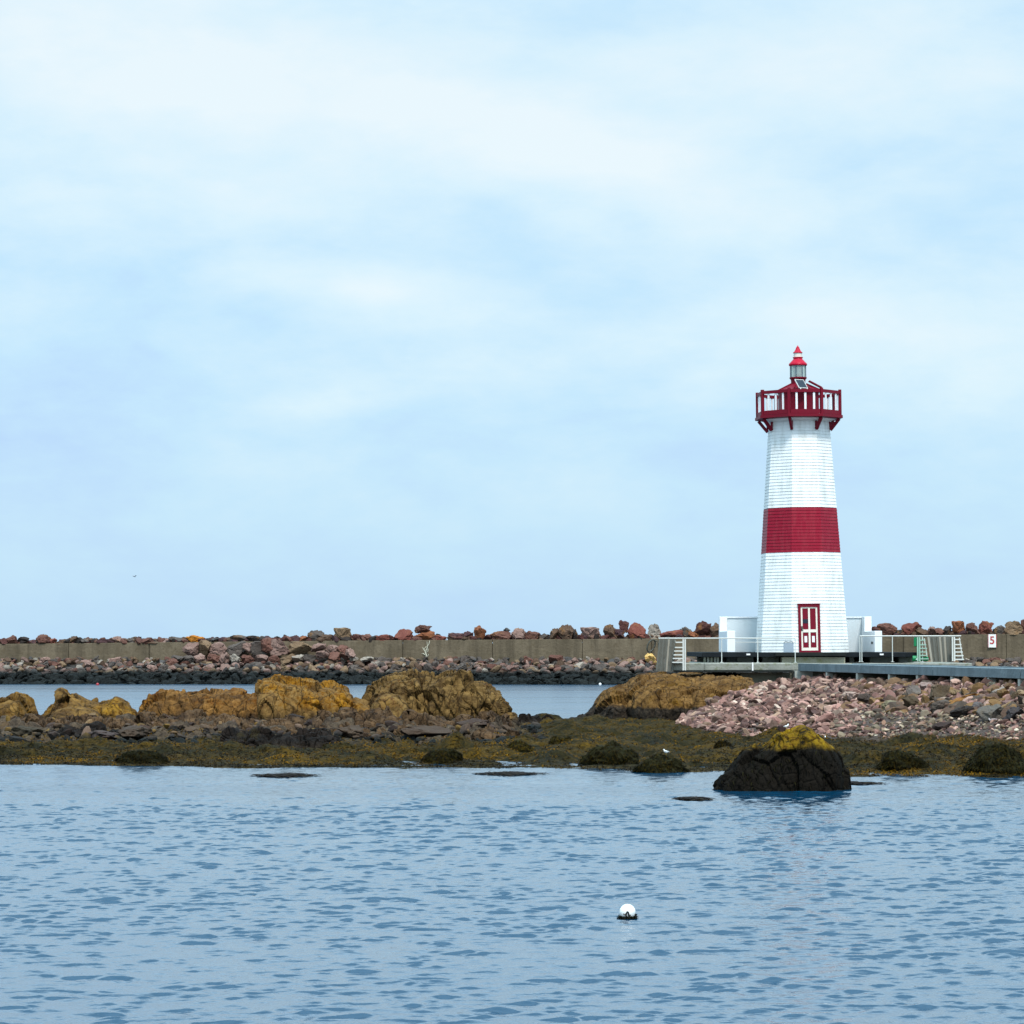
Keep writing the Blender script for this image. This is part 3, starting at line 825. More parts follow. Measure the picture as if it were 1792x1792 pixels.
# rubble below: the largest blocks one by one, the rest as one mass
r2 = np.random.default_rng(21)
used = set()
blocks = 0
for i in range(400):
    x = float(r2.uniform(-10, 1150)) if r2.random() < 0.9 else float(r2.uniform(1690, 1800))
    t = float(r2.choice([0.12, 0.3, 0.48, 0.66, 0.84]))
    key = (round(x / 24), t)
    if key in used or (t < 0.4 and 310 < x < 640) or (0.5 < t and 1690 < x): continue
    lab_row = {0.12: 'top row', 0.3: 'second row', 0.48: 'middle row', 0.66: 'lower row', 0.84: 'waterline row'}[t]
    ck = str(r2.choice(['gr', 'pk', 'tan', 'gr', 'rb', 'pale'], p=[.3, .25, .15, .1, .15, .05])) if t < 0.6 else str(r2.choice(['dk', 'gr', 'bg']))
    kk = (CN[ck], lab_row, int(round(x / 1792 * 100)))
    if kk in used: continue
    used.add(key); used.add(kk)
    Y = wallY(x) + slopeY(t) - 0.2
    w_ = float(r2.uniform(0.38, 0.72)); h_ = w_ * float(r2.uniform(0.5, 0.8))
    c = np.array(C[ck]) * r2.uniform(0.8, 1.1)
    boulder('rubble_block', (Xp(x, Y), Y, slopeZ(t) + h_ * 0.55), (w_, w_ * 0.8, h_), float(r2.uniform(0, 6.28)), c, M['rubble_o'], i * 3,
            f"{CN[ck]} rubble block, {lab_row} below the sea wall, {side_words(x)}", cat='rock', group='larger blocks of the breakwater rubble',
            tilt=(float(r2.uniform(-.3, .3)), float(r2.uniform(-.3, .3))))
    blocks += 1
    if blocks >= 105: break
n = 3300
ux = r2.uniform(-330, 2150, n); tt = r2.uniform(-0.02, 1.06, n)
Yv = wallY(ux) + slopeY(tt)
sz = r2.uniform(0.17, 0.40, n) * (1 + 0.4 * tt)
P = np.stack([(ux - 896) / F * Yv, Yv, slopeZ(np.clip(tt, 0, 2)) + r2.uniform(-0.05, 0.15, n)], 1)
pal = np.array([C['gr'], C['pk'], C['tan'], C['pale'], C['rb'], C['br'], C['bg']])
cols = pal[r2.choice(7, n, p=[.3, .2, .14, .08, .1, .1, .08])] * r2.uniform(0.6, 1.1, n)[:, None]
sizes = np.stack([sz * r2.uniform(0.9, 1.5, n), sz, sz * r2.uniform(0.5, 0.9, n)], 1)
stone_field('breakwater_rubble', P, sizes, cols, M['rubble'], r2)
# small fill stones between the crest boulders
n = 1100
ux = r2.uniform(-330, 2150, n); Yv = wallY(ux) + r2.uniform(0.3, 1.9, n)
zt_ = np.array([wall_top(u) for u in ux])
sz = r2.uniform(0.18, 0.42, n)
P = np.stack([(ux - 896) / F * Yv, Yv, zt_ - 0.05 + sz * 0.4], 1)
cols = np.array([C['dr'], C['rb'], C['br'], C['pu'], C['dk']])[r2.choice(5, n)] * r2.uniform(0.7, 1.0, n)[:, None]
stone_field('crest_rubble', P, np.stack([sz * 1.4, sz, sz * 0.8], 1), cols, M['rubble'], r2)
# pale yellow boulder at the wall foot beside the plank screen
Y = wallY(1137) - 1.4
boulder('boulder', (Xp(1138, Y), Y, Zp(1153, Y)), (13 * Y / F, 0.6, 11 * Y / F), 0.3, S(214, 178, 110), M['rubble_o'], 5,
        'pale yellow boulder at the foot of the sea wall, just left of the plank screen')

# the bleached branch leaning on the wall
d0 = wallY(745) - 0.25
br = MB()
def P3(x, y, dd=0.0): return W(x, y, d0 - dd)
for pts, r0, r1 in (([(746, 1152), (746, 1146), (744, 1141), (747, 1136), (748, 1130), (747, 1123)], 0.07, 0.025), ([(748, 1131), (751, 1126), (752, 1121)], 0.045, 0.02),
                    ([(744, 1141), (741, 1136), (740, 1133)], 0.045, 0.02), ([(745, 1143), (749, 1139), (749, 1135)], 0.045, 0.03), ([(744, 1146), (740, 1143), (738, 1144)], 0.04, 0.02),
                    ([(747, 1150), (750, 1146), (748, 1142)], 0.05, 0.03), ([(744, 1140), (743, 1135), (746, 1131)], 0.04, 0.025)):
    br.tube([P3(x, y, 0.12 * (i % 2)) for i, (x, y) in enumerate(pts)], r0, 6, r1)
tag(br.build('dead_branch', M['wood'], smooth=60), 'bleached bare branch standing against the middle of the sea wall', 'driftwood')

# ------------------------------------------------------------------ rock outcrops
def outcrop(name, prof, d, front, back, zb, mat, label, cat, seed, amp=0.16, cell=0.9, pw=0.62, n=170, mrow=84, group=None, parent=None, fine=0.05, grooves=0.3):
    """a rock lump whose crest rises as prof says along its length, standing at distance d, rounded or steep towards both sides"""
    px = np.array(prof, float)
    xs_ = np.linspace(px[0, 0], px[-1, 0], n)
    yt_ = np.interp(xs_, px[:, 0], px[:, 1])
    X = (xs_ - 896) / F * d
    Zt = np.array([Zp(y, d) for y in yt_])
    hgt = np.maximum(Zt - zb, 0.02)
    e = np.linspace(0, 1, n)
    endt = np.clip(np.minimum(e, 1 - e) / 0.10, 0, 1) ** 0.5
    wd = (0.45 + 0.55 * (hgt / hgt.max())) * (0.15 + 0.85 * endt)
    wd = wd * (1 + 0.22 * fbm(np.stack([X * 0.6, np.full(n, seed * 3.1), np.zeros(n)], 1), 3))
    v = np.linspace(0, np.pi, mrow)
    cv, sv = np.cos(v), np.sin(v)
    yy = -np.sign(cv) * np.abs(cv) ** 0.85
    zz = np.maximum(sv, 0) ** pw
    Dm = np.where(yy[:, None] < 0, front, back) * wd[None, :]
    PX = np.repeat(X[None, :], mrow, 0)
    PY = d + yy[:, None] * Dm
    PZ = zb + zz[:, None] * hgt[None, :]
    Pn = np.stack([PX, PY, PZ], 2)
    # approximate outward normals
    du = np.gradient(Pn, axis=1); dv = np.gradient(Pn, axis=0)
    N = np.cross(du, dv); N /= np.maximum(np.linalg.norm(N, axis=2), 1e-9)[:, :, None]
    if N[mrow // 2, n // 2, 2] < 0: N = -N
    q = Pn.reshape(-1, 3) + seed * 7.7
    qs = q * np.array([1.0, 1.0, 0.55]) + 0.35 * q[:, [2, 0, 1]] * np.array([1, 0, 0])
    dsp = crag(qs, cell * 1.25, amp * 1.25, 0.35) + crag(qs + 50, cell * 0.5, amp * 0.42, 0.5) + crag(qs + 90, cell * 0.22, amp * 0.10, 0.4) + fine * fbm(q * 3.5, 4) + amp * 0.5 * fbm(q * 0.8, 2)
    cleft = np.exp(-(vnoise(q * np.array([1.5, 0.8, 0.22]) + 3.3) / 0.06) ** 2) + 0.6 * np.exp(-(vnoise(q * np.array([3.6, 1.6, 0.5]) + 8.1) / 0.07) ** 2)
    dsp = dsp - amp * 0.9 * grooves * cleft
    Pn = Pn + N * dsp.reshape(mrow, n)[:, :, None]
    i_ = (np.arange(mrow - 1)[:, None] * n + np.arange(n - 1)[None, :]).ravel()
    Fq = np.stack([i_, i_ + 1, i_ + n + 1, i_ + n], 1)
    o0 = Vector((float(X.mean()), d, zb))
    V = Pn.reshape(-1, 3) - np.array(o0)
    # close the two ends
    ca, cb_ = len(V), len(V) + 1
    V = np.concatenate([V, [V[np.arange(mrow) * n].mean(0)], [V[np.arange(mrow) * n + n - 1].mean(0)]])
    Fl = Fq.tolist()
    for j in range(mrow - 1):
        Fl.append([j * n, (j + 1) * n, ca]); Fl.append([(j + 1) * n + n - 1, j * n + n - 1, cb_])
    o = mesh_from(name, V, Fl, mat, smooth=True, sharp=26, parent=parent, loc=o0)
    return tag(o, label, cat, group)

BR1, BR2 = S(118, 96, 62), S(158, 130, 84)
YEL = (0.33, 0.145, 0.004)
m_o1 = outcrop_mat('lichened_rock', S(120, 88, 50), S(166, 126, 66), (0.30, 0.155, 0.010), 0.46, dark=(0.48, 0.90))
m_o3 = outcrop_mat('orange_lichened_rock', S(120, 84, 46), S(168, 120, 62), (0.28, 0.110, 0.006), 0.46, dark=(0.50, 0.95), lz=(0.95, 1.30, 0.5))
m_o4 = outcrop_mat('golden_lichened_rock', S(134, 98, 56), S(174, 134, 76), YEL, 0.54, dark=(0.48, 0.90), lz=(0.85, 1.15, 0.5))
m_o5 = outcrop_mat('brown_rock', S(112, 84, 48), S(164, 128, 74), (0.22, 0.115, 0.022), 0.24, dark=(0.46, 0.85))
m_o7 = outcrop_mat('tan_rock', S(120, 84, 42), S(166, 124, 70), (0.16, 0.080, 0.006), 0.34, dark=(0.66, 0.82))
m_led = outcrop_mat('ledge_rock', S(92, 70, 52), S(132, 102, 72), (0.13, 0.085, 0.02), 0.10, dark=(0.12, 0.34))
m_ldk = outcrop_mat('dark_ledge_rock', S(38, 32, 28), S(56, 46, 40), (0.05, 0.04, 0.01), 0.10, dark=(0.16, 0.42))
m_dk = outcrop_mat('black_boulder_rock', (0.020, 0.016, 0.011), (0.018, 0.014, 0.010), (0.25, 0.150, 0.007), 0.85, dark=(-2, -1), spec=0.06, lz=(0.94, 1.14, 0.5))

GO = 'rock outcrops on the reef'
outcrop('rock_outcrop', [(-70, 1262), (-55, 1240), (-40, 1228), (-20, 1224), (0, 1222), (16, 1219), (28, 1218), (42, 1222), (48, 1236), (56, 1250), (66, 1262)], 117.5, 2.2, 2.6, 0.30, m_o1,
        'brown lichened rock cut off by the left edge of the photo', 'rock', 1, group=GO, n=110)
outcrop('rock_outcrop', [(60, 1262), (78, 1250), (98, 1231), (106, 1214), (114, 1211), (120, 1216), (127, 1220), (134, 1213), (142, 1217), (152, 1222), (166, 1226), (182, 1228), (196, 1226), (206, 1224), (215, 1230), (226, 1240), (238, 1250), (250, 1262)],
        117.5, 2.0, 2.4, 0.30, m_o1, 'jagged brown rock with a pointed top, second outcrop from the left', 'rock', 2, group=GO, n=150, amp=0.13)
outcrop('rock_outcrop', [(86, 1266), (94, 1252), (106, 1242), (122, 1237), (144, 1236), (160, 1241), (172, 1250), (182, 1264)], 114.0, 1.4, 1.2, 0.30, m_o1,
        'rounded yellowish rock leaning in front of the pointed brown outcrop', 'rock', 3, group=GO, n=90, amp=0.06, fine=0.03)
outcrop('rock_outcrop', [(238, 1264), (246, 1248), (258, 1236), (266, 1222), (274, 1215), (290, 1210), (303, 1212), (330, 1218), (350, 1213), (368, 1210), (386, 1211), (408, 1213), (428, 1219), (448, 1214), (470, 1213), (490, 1222), (505, 1262)],
        118.0, 2.6, 2.6, 0.30, m_o3, 'long orange-lichened rock ridge left of the golden one', 'rock', 4, group=GO, n=220, amp=0.17)
outcrop('rock_outcrop', [(440, 1262), (452, 1222), (457, 1202), (466, 1190), (484, 1186), (500, 1186), (540, 1187), (556, 1191), (572, 1196), (592, 1198), (606, 1202), (618, 1212), (628, 1220), (642, 1227), (662, 1240), (690, 1262)],
        117.0, 3.0, 2.8, 0.30, m_o4, 'tall golden yellow lichened rock, brightest on the reef', 'rock', 5, group=GO, n=220, amp=0.20, cell=1.2)
outcrop('rock_outcrop', [(626, 1262), (637, 1236), (643, 1210), (652, 1196), (660, 1189), (680, 1184), (700, 1182), (712, 1184), (716, 1190), (722, 1183), (742, 1180), (766, 1182), (784, 1181), (802, 1187), (811, 1197), (822, 1196), (836, 1195), (850, 1199), (862, 1206), (876, 1222), (888, 1240), (902, 1262)],
        118.5, 3.0, 3.0, 0.30, m_o5, 'big craggy brown rock with a vertical cleft, right of the golden rock', 'rock', 6, group=GO, n=280, mrow=110, amp=0.26, cell=1.0, grooves=0.9)
outcrop('rock_outcrop', [(640, 1266), (648, 1240), (656, 1222), (668, 1211), (684, 1209), (700, 1214), (712, 1228), (722, 1244), (734, 1266)], 114.8, 1.2, 1.4, 0.30, m_o5,
        'smooth rounded brown rock in front of the cleft outcrop', 'rock', 7, group=GO, n=90, amp=0.08, fine=0.03)
outcrop('rock_outcrop', [(996, 1268), (1010, 1258), (1022, 1247), (1034, 1240), (1042, 1229), (1052, 1216), (1062, 1206), (1080, 1201), (1096, 1200), (1104, 1191), (1118, 1186), (1140, 1182), (1170, 1181), (1210, 1180), (1250, 1179), (1280, 1180), (1300, 1184), (1322, 1202), (1345, 1250)],
        137.0, 7.5, 7.5, 0.05, m_o7, 'large smooth tan rock dome carrying the lighthouse deck', 'rock', 8, amp=0.16, cell=2.0, pw=0.55, n=280, mrow=120, fine=0.10, grooves=0.4)
bigb = outcrop('boulder', [(1240, 1392), (1246, 1382), (1252, 1370), (1264, 1356), (1278, 1343), (1292, 1330), (1308, 1319), (1326, 1313), (1346, 1302), (1362, 1287), (1376, 1284), (1386, 1283), (1394, 1278), (1402, 1274), (1409, 1277), (1422, 1284), (1436, 1293), (1446, 1302), (1458, 1311), (1467, 1321), (1473, 1335), (1477, 1360), (1478, 1392)],
               71.0, 1.1, 1.3, -0.25, m_dk, 'big black boulder with a yellow lichened top standing in the near water', 'boulder', 9, amp=0.10, cell=0.75, pw=0.62, n=220, mrow=110, fine=0.02, grooves=0.1)

GL = 'low rock ledges along the reef'
def zig(x0, x1, base, lo, hi, seed, stepx=13):
    r = np.random.default_rng(seed)
    xs_ = np.arange(x0, x1, stepx)
    ys_ = r.uniform(lo, hi, len(xs_))
    pts = [(x0 - 14, base)] + [(float(x), float(y)) for x, y in zip(xs_, ys_)] + [(x1 + 10, base)]
    return pts
outcrop('rock_ledge', zig(-60, 246, 1292, 1254, 1270, 1), 109.5, 2.2, 2.4, 0.05, m_led, 'low mauve-brown rock ledge in front of the left outcrops', 'rock', 21, group=GL, n=260, amp=0.18, cell=0.8, grooves=0.6)
outcrop('rock_ledge', zig(250, 610, 1294, 1248, 1266, 2), 110.5, 2.6, 2.6, 0.05, m_led, 'low brown broken rock ledge below the orange and golden outcrops', 'rock', 22, group=GL, n=300, amp=0.20, cell=0.8, grooves=0.6)
outcrop('rock_ledge', zig(600, 890, 1292, 1246, 1268, 3), 110.5, 2.4, 2.6, 0.05, m_led, 'low brown rock ledge below the big cleft outcrop', 'rock', 23, group=GL, n=280, amp=0.20, cell=0.8, grooves=0.6)
outcrop('rock_ledge', zig(470, 900, 1312, 1272, 1290, 4), 104.0, 1.6, 2.2, 0.02, m_led, 'lowest brown ledge sloping down to the weed in the middle of the reef', 'rock', 24, group=GL, n=300, amp=0.18, cell=0.7, grooves=0.6)
outcrop('rock_ledge', zig(60, 400, 1312, 1276, 1294, 5), 104.0, 1.6, 2.2, 0.02, m_ldk, 'lowest dark ledge above the weed on the left part of the reef', 'rock', 25, group=GL, n=280, amp=0.18, cell=0.7, grooves=0.6)
outcrop('rock_ledge', [(372, 1330), (388, 1312), (400, 1292), (420, 1284), (448, 1280), (466, 1284), (474, 1294), (492, 1288), (520, 1287), (548, 1282), (566, 1286), (584, 1290), (592, 1308), (598, 1330)], 95.5, 1.5, 2.6, 0.02, m_ldk,
        'blackish flat-topped rock at the front of the reef below the orange ridge', 'rock', 26, group=GL, n=220, amp=0.20, cell=0.9, grooves=0.8)
outcrop('rock_ledge', zig(850, 960, 1272, 1254, 1262, 6, 9), 124.5, 1.4, 1.4, -0.05, m_ldk, 'low dark ledge at the left edge of the gap of water', 'rock', 27, group=GL, n=150, amp=0.14, cell=0.7)

# low brown rocks in front of the outcrops (individuals) and the stones between them (one mass)
shelf_rocks = [(205, 262, 1268, 1290, 'low brown rock below the gap between the left outcrops', S(92, 76, 62)), (290, 350, 1262, 1284, 'brown slab below the left end of the orange ridge', S(108, 86, 66)),
               (700, 790, 1268, 1292, 'flat brown slab below the cleft outcrop', S(96, 78, 64)), (800, 862, 1256, 1276, 'brown rock at the right foot of the cleft outcrop', S(86, 66, 54)),
               (592, 640, 1268, 1292, 'brown rock below the right end of the golden outcrop', S(98, 80, 64)), (20, 78, 1268, 1288, 'grey-brown rock below the leftmost outcrop', S(84, 74, 58)),
               (150, 205, 1276, 1296, 'mauve-brown slab low on the left of the reef', S(96, 80, 74))]
for i, (x0, x1, y0, y1, lab, c) in enumerate(shelf_rocks):
    xc = (x0 + x1) / 2
    Y = ground_hit(xc, y1)
    s = Y / F
    h_ = (y1 - y0) * s / 2 * 1.1
    c = np.array(c) * 0.5
    boulder('rock', (Xp(xc, Y), Y + 0.4, Zp((y0 + y1) / 2, Y) - 0.05), ((x1 - x0) * s / 2 * 1.08, 0.9, h_), random.choice((0, math.pi)) + random.uniform(-.2, .2), c, M['shelf_o'], i * 5 + 2, lab, cat='rock', group='low rocks at the foot of the outcrops')
r3 = np.random.default_rng(5)
n = 1500
ux = r3.uniform(-380, 950, n); Yv = 98 + 17 * r3.random(n)
zz_ = Hfull(ux, Yv)
sz = r3.uniform(0.04, 0.13, n) * r3.choice([1, 1, 1, 1.7], n)
P = np.stack([(ux - 896) / F * Yv, Yv, zz_ + sz * 0.25], 1)
pal = np.array([S(104, 84, 66), S(84, 66, 56), S(140, 112, 78), S(70, 56, 50), S(122, 100, 84), S(150, 118, 60)])
cols = pal[r3.choice(6, n)] * r3.uniform(0.35, 0.75, n)[:, None]
stone_field('reef_stones', P, np.stack([sz * 1.6, sz * 1.1, sz * 0.8], 1), cols, M['shelf'], r3)

# ------------------------------------------------------------------ stone bank below the gangway
bank = [(1557, 1589, 1197, 1216, S(142, 104, 100), 'mauve'), (1587, 1613, 1198, 1226, S(134, 122, 112), 'grey'), (1606, 1641, 1192, 1212, S(178, 150, 138), 'pale pinkish'),
        (1627, 1666, 1199, 1229, S(128, 108, 80), 'large brown'), (1542, 1578, 1225, 1244, S(168, 156, 116), 'pale yellowish'), (1578, 1611, 1217, 1241, S(100, 82, 56), 'dark brown pyramid-shaped'),
        (1626, 1673, 1224, 1244, S(112, 98, 86), 'grey-brown'), (1655, 1722, 1211, 1233, S(190, 128, 28), 'long bright ochre'), (1664, 1702, 1205, 1222, S(168, 136, 88), 'tan'),
        (1661, 1692, 1227, 1244, S(112, 94, 74), 'dull brown'), (1729, 1745, 1192, 1209, S(120, 114, 98), 'upright grey'), (1733, 1762, 1199, 1219, S(176, 160, 146), 'pale slanting'),
        (1744, 1772, 1204, 1227, S(150, 112, 54), 'rusty'), (1769, 1800, 1207, 1228, S(182, 150, 104), 'sandy'), (1662, 1704, 1231, 1257, S(70, 62, 58), 'dark slanting'),
        (1699, 1724, 1227, 1246, S(112, 102, 100), 'slate grey'), (1709, 1760, 1231, 1263, S(124, 116, 104), 'largest grey'), (1751, 1777, 1227, 1246, S(178, 138, 80), 'yellow-brown'),
        (1757, 1797, 1235, 1260, S(84, 76, 76), 'dark purplish'), (1730, 1748, 1253, 1263, S(206, 196, 196), 'flat whitish'), (1632, 1670, 1262, 1278, S(74, 56, 50), 'low blackish brown'),
        (1479, 1507, 1211, 1229, S(210, 172, 152), 'pale pink'), (1499, 1532, 1213, 1233, S(90, 74, 64), 'dark flat'), (1483, 1507, 1229, 1246, S(184, 132, 116), 'salmon pink'),
        (1517, 1546, 1203, 1222, S(150, 116, 96), 'brownish pink'), (1466, 1484, 1196, 1208, S(160, 124, 112), 'small pink'), (1540, 1562, 1208, 1224, S(128, 96, 88), 'reddish')]
for i, (x0, x1, y0, y1, c, cn) in enumerate(bank):
    xc = (x0 + x1) / 2
    Y = ground_hit(xc, y1 - 1)
    s = Y / F
    w_ = (x1 - x0) * s / 2 * 1.06; h_ = (y1 - y0) * s / 2 * 1.15
    tl = 0.0
    if 'slanting' in cn or 'ochre' in cn: tl = -0.32
    hint = 'left' if xc < 1580 else ('middle' if xc < 1690 else 'right')
    c = np.array(c) * 0.62; c = 0.75 * c + 0.25 * c.mean()
    boulder('boulder', (Xp(xc, Y), Y + 0.35, Zp((y0 + y1) / 2, Y + 0.3) - 0.03), (w_ if tl == 0 else w_ * 1.05, max(0.35, w_ * 0.8), h_ if tl == 0 else h_ * 0.6), random.choice((0, math.pi)) * (tl == 0) + random.uniform(-.2, .2), c, M['bank_o'],
            i * 7 + 5, f"{cn} boulder on the {hint} part of the stone bank below the gangway", group='boulders on the stone bank', tilt=(0, tl))
r4 = np.random.default_rng(11)
n = 10500
ux = r4.uniform(1186, 2300, n)
k = r4.random(n)
y0 = np.interp(ux, *U_Y0); yt = np.interp(ux, *U_YT)
Yv = y0 - 1.0 + (yt + 2.5 - y0 + 1.0) * k
zz_ = Hfull(ux, Yv)
sz = r4.uniform(0.045, 0.12, n) * r4.choice([1, 1, 1, 1.5, 2.1], n, p=[.4, .2, .2, .14, .06])
lowright = sstep(1430, 1560, ux) * (1 - sstep(0.3, 0.5, k))
sz = sz * (1 - 0.45 * lowright)
P = np.stack([(ux - 896) / F * Yv, Yv, zz_ + sz * 0.35], 1)
pinks = np.array([S(176, 134, 128), S(152, 112, 108), S(196, 160, 150), S(134, 100, 94), S(168, 138, 120), S(120, 92, 92), S(214, 190, 180)])
greys = np.array([S(134, 124, 108), S(112, 104, 92), S(160, 150, 134), S(90, 82, 74), S(140, 112, 98), S(124, 110, 92), S(204, 198, 186)])
ci = r4.choice(7, n, p=[.24, .2, .16, .15, .12, .1, .03])
cols = np.where((r4.random(n) < 0.6 * lowright)[:, None], greys[ci] * np.array([1.3, 1.24, 1.2]), pinks[ci]) * r4.choice([0.30, 0.52, 0.72, 1.0], n, p=[.2, .33, .3, .17])[:, None]
cols = 0.82 * cols + 0.18 * cols.mean(1)[:, None] * np.array([1.05, 0.98, 0.95])
cols = cols * np.array([0.98, 0.93, 0.82])
big = (ux > 1480) & (k > 0.35) & (r4.random(n) < 0.09)
sz = np.where(big, r4.uniform(0.14, 0.28, n), sz)
cols = np.where(big[:, None], np.array([S(158, 124, 92), S(168, 132, 88), S(130, 104, 86), S(110, 96, 84)])[r4.integers(0, 4, n)] * 0.45, cols)
stone_field('bank_stones', P, np.stack([sz * r4.uniform(1.1, 1.7, n), sz * 1.1, sz * r4.uniform(0.5, 0.85, n)], 1), cols, M['bank'], r4, tilt=0.55)

# ------------------------------------------------------------------ seaweed
def fronds(P, r, ln, wd, cols, toward=None, drop=0.6, up=0.25):
    """small drooping straps: P root points, toward optional main direction"""
    n = len(P)
    a = r.uniform(0, 2 * np.pi, n)
    d = np.stack([np.cos(a), np.sin(a), np.zeros(n)], 1)
    if toward is not None:
        d = d * 0.6 + toward
        d /= np.linalg.norm(d, axis=1)[:, None]
    sd_ = np.stack([-d[:, 1], d[:, 0], np.zeros(n)], 1)
    L_ = r.uniform(ln[0], ln[1], n)[:, None]; Wd = r.uniform(wd[0], wd[1], n)[:, None]
    lift = L_ * r.uniform(0.2, 1.0, n)[:, None] * up
    rows = []
    for t, wf in ((0, 0.5), (0.33, 1.0), (0.7, 0.9), (1.0, 0.3)):
        c = P + d * L_ * t + np.array([0, 0, 1]) * (lift * math.sin(t * 3.0) * 1.2 - drop * L_ * t * t * 0.35)
        rows.append((c - sd_ * Wd * wf, c + sd_ * Wd * wf))
    V = np.stack([q for row in rows for q in row], 1).reshape(-1, 3)
    base = (np.arange(n) * 8)[:, None]
    Fq = np.concatenate([base + np.array([[0, 1, 3, 2]]), base + np.array([[2, 3, 5, 4]]), base + np.array([[4, 5, 7, 6]])])
    return V, Fq, np.repeat(cols, 8, 0)
WEED = np.array([(0.115, 0.064, 0.004), (0.062, 0.038, 0.004), (0.022, 0.016, 0.004), (0.165, 0.092, 0.005), (0.042, 0.032, 0.005), (0.010, 0.008, 0.004), (0.085, 0.042, 0.004)])
r5 = np.random.default_rng(3)
n = 60000
ux = r5.uniform(-420, 2250, n)
ysv = np.interp(ux, *U_YS)
far = np.where(ux < 900, 104, np.where(ux < 1190, 132, np.interp(ux, *U_Y0)))
Yv = ysv - 0.6 + (far - ysv + 0.6) * r5.random(n) ** 1.15
zz_ = Hfull(ux, Yv)
ok = zz_ > -0.01
ux, ysv, Yv, zz_ = ux[ok], ysv[ok], Yv[ok], zz_[ok]; n = len(ux)
P = np.stack([(ux - 896) / F * Yv, Yv, zz_ + 0.012], 1)
patch = fbm(P * np.array([0.16, 0.30, 0]) + 2.2, 3)
_f3, _f, _c, rid6 = worley(P * np.array([0.55, 0.42, 0.0]) + 3.3)
_f1, _f2, _c, rid5 = worley(P * np.array([1.5, 1.1, 0.0]))
edge = np.exp(-np.maximum(Yv - ysv, 0) / 2.5)
bri = np.clip(0.50 + 0.9 * patch - 0.40 * edge + 0.6 * (rid5[:, 1] - 0.5) + 0.5 * (0.5 - _f1) + 0.7 * (rid6[:, 2] - 0.5), 0, 1)
idx = np.where(r5.random(n) < bri, r5.choice([0, 3, 1, 6], n, p=[.35, .25, .25, .15]), r5.choice([1, 2, 4, 5], n, p=[.3, .3, .2, .2]))
cols = WEED[idx] * r5.uniform(0.75, 1.1, n)[:, None]
blk = fbm(P * np.array([0.55, 0.42, 0]) + 7.7, 3)
bri = np.where(blk > 0.22, bri * 0.15, bri)
cols = (0.5 * cols + 0.5 * np.array([0.175, 0.080, 0.002]) * (0.04 + 1.8 * bri ** 1.7)[:, None]) * 0.58
V, Fq, Cc = fronds(P, r5, (0.05, 0.17), (0.012, 0.032), cols, toward=np.array([0, -0.5, 0.0]), up=0.3)
tag(mesh_from('seaweed', V, Fq, M['weed'], smooth=True, col=Cc), kind='stuff')

def weed_mound(x0, x1, yt, yb, label, seed, tone=1.0, depth=0.7):
    xc = (x0 + x1) / 2
    Y = ground_hit(xc, yb)
    s = Y / F
    w_ = (x1 - x0) * s / 2; h_ = (yb - yt) * s
    z0 = Zp(yb, Y)
    root = thing('seaweed_mound', (Xp(xc, Y), Y + w_ * depth * 0.5, z0), label, 'seaweed', 'mounds of seaweed on the shore')
    r = np.random.default_rng(seed)
    v = ICO[5][0].copy()
    v[:, 2] = np.maximum(v[:, 2], -0.25)
    dsp = 1 + 0.34 * fbm(v * 1.5 + seed, 3) + 0.12 * ridged(v * 3.4 + seed, 4)
    v = v * dsp[:, None]
    v = v / np.abs(v).max(0) * np.array([w_, w_ * depth, h_ * 1.02])
    v[:, 2] = np.where(v[:, 2] > 0, h_ * (np.maximum(v[:, 2], 0) / h_) ** 1.35, v[:, 2])
    v[:, :2] *= (1.12 - 0.12 * np.clip(v[:, 2:3] / h_, 0, 1))
    keep = v.copy()
    cols = np.tile(np.array([[0.016, 0.015, 0.006]]), (len(v), 1)) * (tone * (0.6 + 0.8 * r.random(len(v))))[:, None]
    mesh_from('rock_body', v, ICO[5][1], M['weed'], smooth=True, col=cols, parent=root)
    top = keep[keep[:, 2] > -0.05 * h_]
    sel = top[r.integers(0, len(top), 2200)] * 0.995
    out = sel / np.maximum(np.linalg.norm(sel[:, :2], axis=1), 1e-3)[:, None]
    out[:, 2] = 0
    ci = r.choice([1, 2, 4, 5], len(sel), p=[.2, .3, .25, .25])
    V, Fq, Cc = fronds(sel, r, (0.03, 0.09), (0.008, 0.018), WEED[ci] * 0.5 * tone * r.uniform(0.6, 1.1, len(sel))[:, None], toward=out, drop=1.6)
    o = mesh_from('fronds', V, Fq, M['weed'], smooth=True, col=Cc, parent=root)
    o['kind'] = 'stuff'
    return root, Y + w_ * depth * 0.5, z0 + h_
weed_mound(1017, 1120, 1297, 1334, 'dark seaweed-covered hump left of the one with a gull', 41)
gm = weed_mound(1106, 1202, 1320, 1357, 'seaweed-covered hump at the water edge with a gull on top', 42)
weed_mound(738, 808, 1311, 1334, 'dark round seaweed hump below the cleft outcrop', 43)
weed_mound(204, 292, 1314, 1336, 'black seaweed hump at the water edge on the left', 45, 0.7)
weed_mound(1534, 1622, 1313, 1345, 'dark seaweed hump just right of the big black boulder', 47)
weed_mound(1690, 1800, 1302, 1349, 'broad dark seaweed hump at the right edge of the photo', 48, 1.0)
weed_mound(1190, 1226, 1285, 1297, 'small dark seaweed lump below the tan rock dome', 49, 0.7)
for k_, (x0, x1, yt, yb, w_) in enumerate([(884, 930, 1296, 1312, 'golden weed lump below the gap of water, left one'), (960, 1004, 1288, 1303, 'golden weed lump below the gap of water, right one')]):
    weed_mound(x0, x1, yt, yb, w_, 70 + k_, (1.9, 1.7, 1.4)[k_])
weed_mound(1252, 1282, 1296, 1310, 'small seaweed lump behind the big black boulder, on its left', 50, 0.8)

